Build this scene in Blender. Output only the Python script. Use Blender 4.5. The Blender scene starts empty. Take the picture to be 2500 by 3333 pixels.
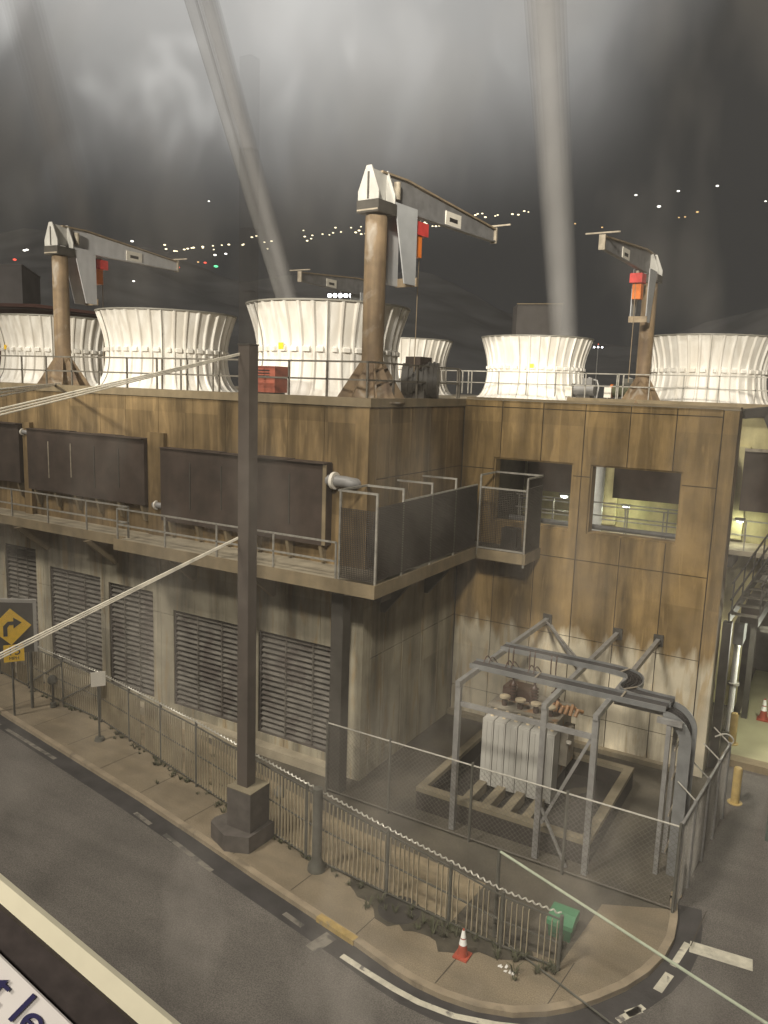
import bpy, math, random
from mathutils import Vector, Matrix
random.seed(7)
R = math.radians
SC = bpy.context.scene
COL = SC.collection

# ------------------------------------------------------------------ camera, world, lights
YAW, PITCH, ROLL, EYE, FPX = R(30.365), R(9.21), R(1.9), 11.0, 2558.2
fw = Vector((-math.sin(YAW)*math.cos(PITCH), math.cos(YAW)*math.cos(PITCH), -math.sin(PITCH)))
r0 = Vector((math.cos(YAW), math.sin(YAW), 0)); u0 = r0.cross(fw)
rt = math.cos(ROLL)*r0 + math.sin(ROLL)*u0
up = -math.sin(ROLL)*r0 + math.cos(ROLL)*u0
CAMP = Vector((0, 0, EYE))
cd = bpy.data.cameras.new("camera"); cam = bpy.data.objects.new("camera", cd); COL.objects.link(cam)
cam.matrix_world = Matrix(((rt.x, up.x, -fw.x, 0), (rt.y, up.y, -fw.y, 0), (rt.z, up.z, -fw.z, EYE), (0, 0, 0, 1)))
cd.sensor_fit = 'VERTICAL'; cd.sensor_height = 24.0; cd.lens = 24.0*FPX/3333.0
cd.clip_start = 0.05; cd.clip_end = 6000
SC.camera = cam
SC.view_settings.view_transform = 'Standard'; SC.view_settings.look = 'None'
SC.cycles.transparent_max_bounces = 48
SC.view_settings.exposure = 0.0; SC.view_settings.gamma = 1.0

def ray(x, y): return rt*((x-1250)/FPX) + up*((1666.5-y)/FPX) + fw
def atz(x, y, z): d = ray(x, y); return CAMP + d*((z-EYE)/d.z)          # where a sight line meets height z
def aty(x, y, Y): d = ray(x, y); return CAMP + d*(Y/d.y)
def atx(x, y, X): d = ray(x, y); return CAMP + d*(X/d.x)
def atd(x, y, d): return CAMP + ray(x, y)*d

# night sky: city-lit overcast, with blotchy glass reflections put in as uneven cloud
W = bpy.data.worlds.new("World"); SC.world = W; W.use_nodes = True
nt = W.node_tree; nt.nodes.clear()
N = nt.nodes.new; Lk = nt.links.new
tc = N('ShaderNodeTexCoord')
def vdot(vec, v):
    n = N('ShaderNodeVectorMath'); n.operation = 'DOT_PRODUCT'; Lk(vec, n.inputs[0]); n.inputs[1].default_value = v; return n.outputs['Value']
def wmath(op, a, b=None, c=None):
    n = N('ShaderNodeMath'); n.operation = op
    for i, q in enumerate((a, b, c)):
        if q is None: continue
        if hasattr(q, 'links'): Lk(q, n.inputs[i])
        else: n.inputs[i].default_value = q
    return n.outputs[0]
def wmap(v, a, b, c, d):
    n = N('ShaderNodeMapRange'); n.interpolation_type = 'SMOOTHSTEP'; Lk(v, n.inputs[0])
    for i, q in enumerate((a, b, c, d)): n.inputs[i+1].default_value = q
    return n.outputs[0]
gdir = tc.outputs['Generated']
def wnoise(scale, det, dist, zs=1.0):
    m = N('ShaderNodeMapping'); Lk(gdir, m.inputs[0]); m.inputs['Scale'].default_value = (1, 1, zs)
    n = N('ShaderNodeTexNoise'); Lk(m.outputs[0], n.inputs['Vector']); n.inputs['Scale'].default_value = scale
    n.inputs['Detail'].default_value = det; n.inputs['Distortion'].default_value = dist; return n.outputs['Fac']
glow1 = wmap(vdot(gdir, ray(1000, -420).normalized()), 0.90, 1.0, 0.0, 1.0)
glow2 = wmap(vdot(gdir, ray(150, -200).normalized()), 0.91, 1.0, 0.0, 1.0)
elev = N('ShaderNodeSeparateXYZ'); Lk(gdir, elev.inputs[0])
hi = wmap(elev.outputs['Z'], 0.10, 0.55, 0.0, 1.0)
lift = wmap(elev.outputs['Z'], 0.13, 0.40, 0.0, 1.0)
n1 = wmap(wnoise(6, 3, 0.25, 0.6), 0.42, 0.72, 0.0, 1.0)
n2 = wmap(wnoise(13, 2, 0.3, 0.5), 0.50, 0.75, 0.0, 1.0)
s = wmath('MULTIPLY_ADD', hi, 0.016, 0.036)
glow1 = wmath('MULTIPLY', glow1, lift); glow2 = wmath('MULTIPLY', glow2, lift)
s = wmath('MULTIPLY_ADD', glow1, 0.40, s)
s = wmath('MULTIPLY_ADD', glow2, 0.05, s)
s = wmath('MULTIPLY_ADD', wmath('MULTIPLY', n1, wmath('ADD', wmath('MULTIPLY', hi, 0.07), wmath('MULTIPLY', glow1, 0.12))), 0.8, s)
s = wmath('MULTIPLY_ADD', wmath('MULTIPLY', n2, wmath('ADD', wmath('MULTIPLY', glow2, 0.20), wmath('MULTIPLY', glow1, 0.10))), 1.0, s)
bg = N('ShaderNodeBackground'); bg.inputs['Color'].default_value = (1.0, 0.985, 0.945, 1); Lk(s, bg.inputs['Strength'])
wo = N('ShaderNodeOutputWorld'); Lk(bg.outputs[0], wo.inputs[0])

def lamp(name, kind, loc, power, color, target=None, size=0.3, angle=60, blend=0.6):
    l = bpy.data.lights.new(name, kind); l.energy = power; l.color = color
    o = bpy.data.objects.new(name, l); COL.objects.link(o); o.location = loc
    if kind == 'SPOT': l.spot_size = R(angle); l.spot_blend = blend; l.shadow_soft_size = size
    if kind == 'POINT': l.shadow_soft_size = size
    if target is not None:
        o.rotation_euler = (Vector(target)-Vector(loc)).to_track_quat('-Z', 'Y').to_euler()
    return o
WARM = (1.0, 0.93, 0.79)
sun = bpy.data.lights.new("high_mast_light", 'SUN'); sun.energy = 2.3; sun.angle = R(9.0); sun.color = (1.0, 0.925, 0.80)
so = bpy.data.objects.new("high_mast_light", sun); COL.objects.link(so)
so.rotation_euler = Vector((0.30, 0.72, -1.0)).to_track_quat('-Z', 'Y').to_euler()
lamp("deck_floodlight", 'SPOT', (-13, -16, 23), 78000, WARM, (-22, 22, 20.0), 1.2, 40, 0.5)
lamp("deck_floodlight", 'SPOT', (3, -16, 24), 115000, WARM, (-10, 37, 22.0), 1.2, 34, 0.5)

lamp("added_yard_spot", 'SPOT', (-1.5, 0.5, 19), 13500, (1.0, 0.93, 0.80), (-9.0, 19.5, 3.0), 0.9, 78, 1.0)  # added unseen spot that brightens the yard and falls off to the left

# ------------------------------------------------------------------ materials
def mat(name, base, rough=0.75, var=0.25, scale=3.0, metal=0.0, streak=0.0, bump=0.0, spec=0.4, detail=6, tint=None, alt=None, altsize=0.6, altlo=0.5, altw=0.12, grain=0.0):
    """a base colour broken up by noise; streak stretches part of it vertically; alt is a second colour in patches (dirt, rust, wear)"""
    m = bpy.data.materials.new(name); m.use_nodes = True
    t = m.node_tree; b = t.nodes['Principled BSDF']
    b.inputs['Roughness'].default_value = rough; b.inputs['Metallic'].default_value = metal
    b.inputs['Specular IOR Level'].default_value = spec
    c = t.nodes.new('ShaderNodeTexCoord')
    def noise(sc, st=(1, 1, 1), det=detail, dist=0.0):
        mp = t.nodes.new('ShaderNodeMapping'); t.links.new(c.outputs['Object'], mp.inputs[0]); mp.inputs['Scale'].default_value = st
        n = t.nodes.new('ShaderNodeTexNoise'); t.links.new(mp.outputs[0], n.inputs['Vector']); n.inputs['Scale'].default_value = sc
        n.inputs['Detail'].default_value = det; n.inputs['Distortion'].default_value = dist; return n.outputs['Fac']
    def rng(v, a, b_, c_, d):
        n = t.nodes.new('ShaderNodeMapRange'); t.links.new(v, n.inputs[0])
        for i, q in enumerate((a, b_, c_, d)): n.inputs[i+1].default_value = q
        return n.outputs[0]
    def mix(f, A, B, mode='MIX'):
        n = t.nodes.new('ShaderNodeMix'); n.data_type = 'RGBA'; n.blend_type = mode
        for i, q in ((0, f), (6, A), (7, B)):
            if hasattr(q, 'links'): t.links.new(q, n.inputs[i])
            elif i == 0: n.inputs[0].default_value = q
            else: n.inputs[i].default_value = (*q, 1)
        return n.outputs[2]
    lo = tuple(q*(1-var) for q in base); hi_ = tuple(min(1, q*(1+var)) for q in base)
    v = mix(rng(noise(scale), 0.3, 0.7, 0, 1), lo, hi_)
    if streak:
        v = mix(rng(noise(2.6, (1, 1, 0.10), 7, 0.4), 0.45, 0.70, 0, streak), v, tint or tuple(q*0.35 for q in base))
    if alt: v = mix(rng(noise(altsize, (1, 1, 0.7), 8, 0.5), altlo, altlo+altw, 0, 1), v, alt)
    if grain:
        v = mix(1.0, v, mix(rng(noise(38.0, det=3), 0.36, 0.64, 0, 1), (1-grain,)*3, (1+grain*0.6,)*3), 'MULTIPLY')
        v = mix(rng(noise(0.9, (0.35, 2.2, 1), 4), 0.45, 0.75, 0, 0.55), v, mix(0.5, v, (0.03, 0.028, 0.026)))
    t.links.new(v, b.inputs['Base Color'])
    if bump:
        bn = t.nodes.new('ShaderNodeBump'); bn.inputs['Strength'].default_value = bump; bn.inputs['Distance'].default_value = 0.02
        t.links.new(noise(scale*9), bn.inputs['Height']); t.links.new(bn.outputs[0], b.inputs['Normal'])
    return m
def emit(name, color, strength):
    m = bpy.data.materials.new(name); m.use_nodes = True
    b = m.node_tree.nodes['Principled BSDF']; b.inputs['Base Color'].default_value = (*color, 1)
    b.inputs['Emission Color'].default_value = (*color, 1); b.inputs['Emission Strength'].default_value = strength
    m.cycles.emission_sampling = 'NONE'
    return m

def concrete(name, up_col, low_col, split, soft=0.25):
    """board-faced precast: brown weather-stained above a wavy line, cleaner below, with runs and worn patches"""
    m = mat(name, up_col, 0.85, 0.22, 1.3, streak=0.75, bump=0.25, tint=tuple(q*0.42 for q in up_col), spec=0.25)
    t = m.node_tree; b = t.nodes['Principled BSDF']
    prev = b.inputs['Base Color'].links[0].from_socket
    g = t.nodes.new('ShaderNodeTexCoord'); sx = t.nodes.new('ShaderNodeSeparateXYZ'); t.links.new(g.outputs['Object'], sx.inputs[0])
    mp = t.nodes.new('ShaderNodeMapping'); t.links.new(g.outputs['Object'], mp.inputs[0]); mp.inputs['Scale'].default_value = (1.6, 1.6, 0.25)
    n = t.nodes.new('ShaderNodeTexNoise'); t.links.new(mp.outputs[0], n.inputs['Vector']); n.inputs['Scale'].default_value = 1.4; n.inputs['Detail'].default_value = 6
    ma = t.nodes.new('ShaderNodeMath'); ma.operation = 'MULTIPLY_ADD'; t.links.new(n.outputs['Fac'], ma.inputs[0]); ma.inputs[1].default_value = 2.4; t.links.new(sx.outputs['Z'], ma.inputs[2])
    rr = t.nodes.new('ShaderNodeMapRange'); t.links.new(ma.outputs[0], rr.inputs[0])
    rr.inputs[1].default_value = split+1.2-soft; rr.inputs[2].default_value = split+1.2+soft; rr.inputs[3].default_value = 1; rr.inputs[4].default_value = 0
    n2 = t.nodes.new('ShaderNodeTexNoise'); t.links.new(g.outputs['Object'], n2.inputs['Vector']); n2.inputs['Scale'].default_value = 0.9; n2.inputs['Detail'].default_value = 8
    cr = t.nodes.new('ShaderNodeMapRange'); t.links.new(n2.outputs['Fac'], cr.inputs[0]); cr.inputs[1].default_value = 0.35; cr.inputs[2].default_value = 0.65
    mx0 = t.nodes.new('ShaderNodeMix'); mx0.data_type = 'RGBA'; t.links.new(cr.outputs[0], mx0.inputs[0])
    mx0.inputs[6].default_value = (*(q*0.75 for q in low_col), 1); mx0.inputs[7].default_value = (*(q*1.15 for q in low_col), 1)
    mx = t.nodes.new('ShaderNodeMix'); mx.data_type = 'RGBA'; t.links.new(rr.outputs[0], mx.inputs[0]); t.links.new(prev, mx.inputs[6]); t.links.new(mx0.outputs[2], mx.inputs[7])
    # worn pale scabs
    n3 = t.nodes.new('ShaderNodeTexNoise'); t.links.new(mp.outputs[0], n3.inputs['Vector']); n3.inputs['Scale'].default_value = 2.2; n3.inputs['Detail'].default_value = 10; n3.inputs['Distortion'].default_value = 0.8
    r3 = t.nodes.new('ShaderNodeMapRange'); t.links.new(n3.outputs['Fac'], r3.inputs[0]); r3.inputs[1].default_value = 0.55; r3.inputs[2].default_value = 0.66; r3.inputs[4].default_value = 0.55
    mx3 = t.nodes.new('ShaderNodeMix'); mx3.data_type = 'RGBA'; t.links.new(r3.outputs[0], mx3.inputs[0]); t.links.new(mx.outputs[2], mx3.inputs[6])
    mx3.inputs[7].default_value = (*(q*1.5 for q in up_col), 1)
    sn = t.nodes.new('ShaderNodeVectorMath'); sn.operation = 'SNAP'; t.links.new(g.outputs['Object'], sn.inputs[0]); sn.inputs[1].default_value = (1.31, 1.19, 2.49)
    wn = t.nodes.new('ShaderNodeTexWhiteNoise'); t.links.new(sn.outputs[0], wn.inputs['Vector'])
    r4 = t.nodes.new('ShaderNodeMapRange'); t.links.new(wn.outputs['Value'], r4.inputs[0]); r4.inputs[3].default_value = 0.80; r4.inputs[4].default_value = 1.14
    mp5 = t.nodes.new('ShaderNodeMapping'); t.links.new(g.outputs['Object'], mp5.inputs[0]); mp5.inputs['Scale'].default_value = (1, 1, 0.11)
    n5 = t.nodes.new('ShaderNodeTexNoise'); t.links.new(mp5.outputs[0], n5.inputs['Vector']); n5.inputs['Scale'].default_value = 1.1; n5.inputs['Detail'].default_value = 9; n5.inputs['Roughness'].default_value = 0.65
    r5 = t.nodes.new('ShaderNodeMapRange'); t.links.new(n5.outputs['Fac'], r5.inputs[0]); r5.inputs[1].default_value = 0.46; r5.inputs[2].default_value = 0.66; r5.inputs[3].default_value = 1.12; r5.inputs[4].default_value = 0.46
    mm = t.nodes.new('ShaderNodeMath'); mm.operation = 'MULTIPLY'; t.links.new(r4.outputs[0], mm.inputs[0]); t.links.new(r5.outputs[0], mm.inputs[1])
    vm = t.nodes.new('ShaderNodeVectorMath'); vm.operation = 'SCALE'; t.links.new(mx3.outputs[2], vm.inputs[0]); t.links.new(mm.outputs[0], vm.inputs['Scale'])
    t.links.new(vm.outputs[0], b.inputs['Base Color'])
    return m

M = dict(
    wall=concrete('stained_concrete', (0.235, 0.160, 0.070), (0.52, 0.465, 0.35), 3.35),
    facade=concrete('stained_facade_concrete', (0.185, 0.128, 0.062), (0.31, 0.28, 0.21), 5.3, 0.6),
    joint=mat('dark_joint', (0.05, 0.04, 0.03), 0.9),  # plain dark joint colour
    coping=mat('coping_concrete', (0.21, 0.165, 0.10), 0.85, 0.2, 2, streak=0.3, bump=0.2),
    deckc=mat('roof_deck_concrete', (0.20, 0.17, 0.12), 0.85, 0.3, 1.2, bump=0.2),
    dark=mat('dark_fill_panel', (0.052, 0.037, 0.029), 0.7, 0.3, 2.0, streak=0.25, tint=(0.028, 0.019, 0.015)),
    edge=mat('pale_flashing', (0.30, 0.26, 0.20), 0.6, 0.3, 6),
    louver=mat('grey_louvre_metal', (0.105, 0.095, 0.08), 0.6, 0.35, 2.5, spec=0.4, alt=(0.06, 0.048, 0.04), altlo=0.52, altsize=1.5),
    fibre=mat('white_fibreglass', (0.80, 0.775, 0.725), 0.5, 0.05, 1.0, streak=0.6, tint=(0.46, 0.41, 0.33), bump=0.08, alt=(0.66, 0.62, 0.55), altsize=0.9, altlo=0.52, altw=0.2),
    rim=mat('dull_metal_rim', (0.22, 0.21, 0.18), 0.5, 0.2),
    yellow=mat('yellow_sign_paint', (0.90, 0.56, 0.03), 0.5, 0.08, 8),
    black=mat('black_paint', (0.02, 0.018, 0.018), 0.6, 0.2),
    rust=mat('flaking_ochre_paint', (0.21, 0.148, 0.085), 0.7, 0.3, 2.0, streak=0.7, tint=(0.085, 0.055, 0.04), alt=(0.33, 0.29, 0.24), altsize=1.7, altlo=0.57, bump=0.2),
    crane=mat('grey_crane_paint', (0.44, 0.43, 0.40), 0.5, 0.12, 2, streak=0.25, spec=0.5),
    boom=mat('grey_boom_paint', (0.17, 0.168, 0.17), 0.5, 0.2, 3, streak=0.2),
    tanm=mat('tan_rail_paint', (0.26, 0.20, 0.13), 0.6, 0.2, 5),
    bluegrey=mat('blue_grey_plate', (0.40, 0.41, 0.42), 0.45, 0.12, 1.5, spec=0.5),
    red=mat('red_hoist_paint', (0.52, 0.045, 0.04), 0.5, 0.15, 5),
    orange=mat('orange_paint', (0.62, 0.16, 0.02), 0.5, 0.15, 5),
    redmotor=mat('faded_red_casing', (0.36, 0.10, 0.06), 0.6, 0.2, 4),
    rail=mat('galvanised_rail', (0.30, 0.285, 0.25), 0.5, 0.25, 8, metal=0.2),
    drail=mat('dull_roof_rail', (0.16, 0.145, 0.12), 0.55, 0.25, 8, metal=0.2),
    galv=mat('galvanised_steel', (0.30, 0.295, 0.285), 0.45, 0.22, 4, metal=0.35, spec=0.5, streak=0.3, tint=(0.2, 0.18, 0.17)),
    tray=mat('cable_tray_metal', (0.24, 0.245, 0.245), 0.4, 0.15, 4, metal=0.4),
    screen=mat('dark_mesh_screen', (0.045, 0.038, 0.032), 0.7, 0.2),
    walk=mat('walkway_concrete', (0.30, 0.26, 0.19), 0.8, 0.22, 2.0, bump=0.2),
    grate=mat('grating_metal', (0.16, 0.15, 0.12), 0.6, 0.3, 6, metal=0.3),
    steel=mat('dark_painted_steel', (0.055, 0.05, 0.043), 0.55, 0.25, 3),
    pole=mat('dark_brown_pole', (0.080, 0.066, 0.056), 0.5, 0.2, 2),
    plinth=mat('dark_pedestal', (0.085, 0.074, 0.066), 0.7, 0.3, 3, alt=(0.15, 0.13, 0.10), altlo=0.62),
    asphalt=mat('asphalt', (0.112, 0.101, 0.090), 0.75, 0.22, 0.55, bump=0.35, spec=0.35, alt=(0.135, 0.122, 0.108), altsize=0.35, altlo=0.48, altw=0.25, grain=0.42),
    gutter=mat('dark_gutter_asphalt', (0.035, 0.032, 0.032), 0.8, 0.3, 2.0, bump=0.3),
    side=mat('pavement_concrete', (0.205, 0.165, 0.110), 0.85, 0.2, 0.9, bump=0.25, alt=(0.165, 0.13, 0.085), altsize=0.8, altlo=0.52, altw=0.2, grain=0.22),
    yard=mat('yard_concrete', (0.092, 0.080, 0.060), 0.85, 0.35, 0.7, bump=0.25, alt=(0.052, 0.046, 0.036), altsize=0.5, altlo=0.5, altw=0.2, grain=0.25),
    sand=mat('sandy_strip', (0.22, 0.175, 0.11), 0.95, 0.25, 4, bump=0.4),
    court=mat('court_floor', (0.33, 0.31, 0.19), 0.7, 0.15, 0.8, bump=0.1),
    line=mat('worn_white_line', (0.50, 0.47, 0.38), 0.7, 0.2, 6, alt=(0.13, 0.12, 0.11), altsize=3.5, altlo=0.60, altw=0.06),
    faint=mat('faded_line', (0.17, 0.155, 0.13), 0.7, 0.3, 5, alt=(0.07, 0.065, 0.06), altsize=3, altlo=0.5, altw=0.1),
    kerby=mat('worn_yellow_kerb', (0.33, 0.23, 0.075), 0.7, 0.25, 5, alt=(0.2, 0.17, 0.12), altsize=4, altlo=0.58),
    pit=mat('dark_pit_floor', (0.032, 0.028, 0.024), 0.8, 0.4, 1.5, alt=(0.10, 0.085, 0.06), altsize=1.0, altlo=0.60, altw=0.05),
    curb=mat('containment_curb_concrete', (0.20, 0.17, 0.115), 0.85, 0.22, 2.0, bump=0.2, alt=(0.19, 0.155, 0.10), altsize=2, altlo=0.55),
    curbf=mat('dark_curb_face', (0.036, 0.030, 0.025), 0.8, 0.25, 2.0, bump=0.2),  # darker colour for the curb sides
    xf=mat('transformer_grey', (0.43, 0.42, 0.385), 0.5, 0.10, 1.5, streak=0.3, tint=(0.30, 0.28, 0.24)),
    xfd=mat('transformer_tank', (0.25, 0.225, 0.18), 0.6, 0.25, 3, alt=(0.30, 0.15, 0.06), altsize=2.5, altlo=0.56),
    porc=mat('brown_porcelain', (0.07, 0.04, 0.03), 0.25, 0.2, 6, spec=0.6),
    cream=mat('cream_insulator', (0.62, 0.52, 0.36), 0.5, 0.15, 8),
    copper=mat('orange_lug', (0.42, 0.24, 0.12), 0.5, 0.2, 8),
    slat=mat('tan_slat', (0.37, 0.315, 0.22), 0.75, 0.3, 1.2),
    fpost=mat('greenish_fence_post', (0.085, 0.082, 0.068), 0.6, 0.25, 4),
    wire=mat('galvanised_wire', (0.50, 0.48, 0.42), 0.4, 0.2, 10, metal=0.3),
    cwire=mat('chainlink_wire', (0.13, 0.12, 0.10), 0.5, 0.2, 10, metal=0.2),
    green=mat('green_plastic', (0.06, 0.20, 0.10), 0.45, 0.12, 4),
    dgreen=mat('dark_green_plastic', (0.03, 0.10, 0.05), 0.5, 0.12, 4),
    cone=mat('cone_orange_red', (0.34, 0.065, 0.035), 0.6, 0.15, 4),
    refl=mat('reflective_white', (0.85, 0.85, 0.82), 0.3, 0.05, 8),
    bol=mat('bollard_yellow', (0.40, 0.29, 0.11), 0.6, 0.18, 5),
    bolt=mat('bollard_tan', (0.30, 0.235, 0.15), 0.7, 0.2, 5),
    sign=mat('pale_sign_back', (0.40, 0.385, 0.36), 0.5, 0.1, 3),
    white=mat('white_paint', (0.70, 0.66, 0.58), 0.5, 0.06, 5),
    weeds=mat('weeds', (0.060, 0.062, 0.032), 0.8, 0.4, 6),
    hill=mat('dark_hillside', (0.066, 0.067, 0.070), 1.0, 0.25, 0.01, spec=0.0),
    farb=mat('far_building', (0.16, 0.15, 0.15), 0.9, 0.15, 0.2),
    farr=mat('dark_red_roof', (0.115, 0.045, 0.035), 0.8, 0.2, 0.3),
    mast=mat('pale_reflection_grey', (0.27, 0.27, 0.275), 0.7, 0.10, 0.5, streak=0.3, tint=(0.21, 0.21, 0.215)),  # grey for the window reflection bars, not for a real mast
    refl_bar_dim=mat('dim_reflection_grey', (0.12, 0.12, 0.12), 0.8, 0.15, 0.5),
    cable=mat('pale_streak', (0.72, 0.67, 0.56), 0.5, 0.2, 4),  # pale colour for the reflection streaks built as cables
    trim=mat('cream_window_trim', (0.80, 0.75, 0.58), 0.6, 0.05, 30),
    gasket=mat('black_rubber_gasket', (0.050, 0.040, 0.038), 0.7, 0.25, 60, alt=(0.20, 0.19, 0.16), altsize=70, altlo=0.72, altw=0.04),
    paper=mat('white_sticker', (0.80, 0.76, 0.74), 0.5, 0.04, 30),
    ink=mat('dark_blue_ink', (0.035, 0.032, 0.10), 0.5, 0.1, 30),
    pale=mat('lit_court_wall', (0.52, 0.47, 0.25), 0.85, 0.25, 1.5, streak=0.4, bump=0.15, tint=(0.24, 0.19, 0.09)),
    litter=mat('white_litter', (0.6, 0.58, 0.54), 0.8, 0.1, 20),
    pipe=mat('grey_pipe', (0.22, 0.215, 0.21), 0.45, 0.15, 3, streak=0.2),
)
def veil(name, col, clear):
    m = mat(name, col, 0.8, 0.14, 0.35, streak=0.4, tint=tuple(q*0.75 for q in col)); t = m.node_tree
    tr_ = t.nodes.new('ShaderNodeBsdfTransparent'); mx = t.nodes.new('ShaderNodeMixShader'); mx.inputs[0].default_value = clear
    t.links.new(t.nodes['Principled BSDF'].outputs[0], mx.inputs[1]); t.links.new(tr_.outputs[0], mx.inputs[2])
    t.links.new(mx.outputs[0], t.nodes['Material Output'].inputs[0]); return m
M['litboom'] = mat('lit_boom_grey', (0.50, 0.50, 0.51), 0.5, 0.1, 2, streak=0.25)  # paler copy of the crane greys with the light put in
M['mast'] = veil('sheer_pale_reflection', (0.42, 0.41, 0.40), 0.90)  # see-through greys for window reflections built as bars
M['refl_bar_dim'] = veil('sheer_dim_reflection', (0.40, 0.39, 0.37), 0.80)
M['refl_bar_faint'] = veil('sheer_faint_reflection', (0.30, 0.27, 0.24), 0.965)
GLOW = dict(y=emit('yellow_light', (1.0, 0.88, 0.58), 2.4), w=emit('white_light', (1.0, 0.97, 0.88), 2.6), r=emit('red_light', (1.0, 0.10, 0.06), 1.6),
            o=emit('amber_light', (1.0, 0.62, 0.25), 1.3), g=emit('green_light', (0.15, 0.9, 0.4), 1.4), flood=emit('flood_lens', (0.93, 0.95, 1.0), 14.0),
            lampg=emit('bulkhead_lens', (0.92, 1.0, 0.88), 5.0), tube=emit('tube_lens', (0.75, 0.92, 1.0), 1.6), dot=emit('dim_tower_lamp', (1.0, 0.85, 0.5), 1.2))

# ------------------------------------------------------------------ mesh helpers
class MB:
    def __init__(s): s.v = []; s.f = []
    def add(s, vs, fs):
        k = len(s.v); s.v += [tuple(p) for p in vs]; s.f += [tuple(i+k for i in f) for f in fs]; return s
    def box(s, x0, x1, y0, y1, z0, z1):
        return s.add([(x0, y0, z0), (x1, y0, z0), (x1, y1, z0), (x0, y1, z0), (x0, y0, z1), (x1, y0, z1), (x1, y1, z1), (x0, y1, z1)],
                     [(3, 2, 1, 0), (4, 5, 6, 7), (0, 1, 5, 4), (1, 2, 6, 5), (2, 3, 7, 6), (3, 0, 4, 7)])
    def bar(s, a, b, w, h=None, upv=(0, 0, 1)):
        """a rectangular bar from a to b, w wide and h high"""
        h = w if h is None else h
        a, b = Vector(a), Vector(b); d = (b-a).normalized(); u = Vector(upv)
        if abs(d.dot(u)) > 0.98: u = Vector((0, 1, 0))
        x = d.cross(u).normalized()*(w/2); y = x.cross(d).normalized()*(h/2)
        vs = [a-x-y, a+x-y, a+x+y, a-x+y, b-x-y, b+x-y, b+x+y, b-x+y]
        return s.add(vs, [(0, 1, 2, 3), (7, 6, 5, 4), (0, 4, 5, 1), (1, 5, 6, 2), (2, 6, 7, 3), (3, 7, 4, 0)])
    def tube(s, pts, r, n=10, cap=True):
        pts = [Vector(p) for p in pts]; rs = r if isinstance(r, (list, tuple)) else [r]*len(pts)
        k = len(s.v); prev = None
        for i, p in enumerate(pts):
            d = (pts[min(i+1, len(pts)-1)]-pts[max(i-1, 0)]).normalized()
            x = Vector((0, 0, 1)).cross(d) if prev is None else prev-d*prev.dot(d)
            if x.length < 1e-4: x = Vector((1, 0, 0))
            x.normalize(); prev = x; y = d.cross(x)
            for j in range(n):
                a = 2*math.pi*j/n; s.v.append(tuple(p+(x*math.cos(a)+y*math.sin(a))*rs[i]))
        for i in range(len(pts)-1):
            for j in range(n):
                s.f.append((k+i*n+j, k+i*n+(j+1) % n, k+(i+1)*n+(j+1) % n, k+(i+1)*n+j))
        if cap:
            s.f.append(tuple(k+j for j in range(n))[::-1]); s.f.append(tuple(k+(len(pts)-1)*n+j for j in range(n)))
        return s
    def lathe(s, prof, c=(0, 0, 0), n=24, rf=None):
        k = len(s.v)
        for r, z in prof:
            for j in range(n):
                a = 2*math.pi*j/n; q = r+(rf(j, z) if rf else 0)
                s.v.append((c[0]+q*math.cos(a), c[1]+q*math.sin(a), c[2]+z))
        for i in range(len(prof)-1):
            for j in range(n):
                s.f.append((k+i*n+j, k+i*n+(j+1) % n, k+(i+1)*n+(j+1) % n, k+(i+1)*n+j))
        return s
    def prism(s, poly, d):
        """a flat polygon swept by the vector d"""
        n = len(poly); d = Vector(d); vs = [Vector(p) for p in poly]; vs += [p+d for p in vs]
        return s.add(vs, [tuple(range(n))[::-1], tuple(range(n, 2*n))]+[(i, (i+1) % n, n+(i+1) % n, n+i) for i in range(n)])
    def slab(s, poly, z0, z1): return s.prism([(p[0], p[1], z0) for p in poly], (0, 0, z1-z0))
    def build(s, name, m, parent=None, smooth=False, loc=None):
        me = bpy.data.meshes.new(name); o = None
        off = Vector(loc) if loc is not None else (Vector(parent['base']) if parent is not None and 'base' in parent else Vector((0, 0, 0)))
        me.from_pydata([tuple(Vector(p)-off) for p in s.v], [], s.f); me.update()
        me.materials.append(m if not isinstance(m, str) else M[m])
        if smooth:
            me.polygons.foreach_set('use_smooth', [True]*len(me.polygons))
            try: me.set_sharp_from_angle(angle=R(38))
            except Exception: pass
        o = bpy.data.objects.new(name, me); COL.objects.link(o)
        if parent is not None: o.parent = parent; o['base'] = tuple(off)
        elif loc is not None: o.location = loc; o['base'] = tuple(off)
        return o
def B(*a): return MB().box(*a)
def tag(o, label, cat, group=None, kind=None):
    o['label'] = label; o['category'] = cat
    if group: o['group'] = group
    if kind: o['kind'] = kind
    return o
def thing(name, loc, label, cat, group=None, local=False):
    """an Empty at the thing's base; its parts are written in world coordinates, or about the origin when local"""
    o = bpy.data.objects.new(name, None); COL.objects.link(o); o.empty_display_size = 0.2
    o['base'] = (0.0, 0.0, 0.0) if local else tuple(loc)
    o.location = (0, 0, 0) if local else loc
    return tag(o, label, cat, group)
def setting(name, mb, m, loc=None):
    o = mb.build(name, m, None, False, loc); o['kind'] = 'structure'; return o
def dup(o, parent=None):
    c = o.copy(); COL.objects.link(c)
    if parent is not None: c.parent = parent
    for ch in [q for q in bpy.data.objects if q.parent == o]: dup(ch, c)
    return c
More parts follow.
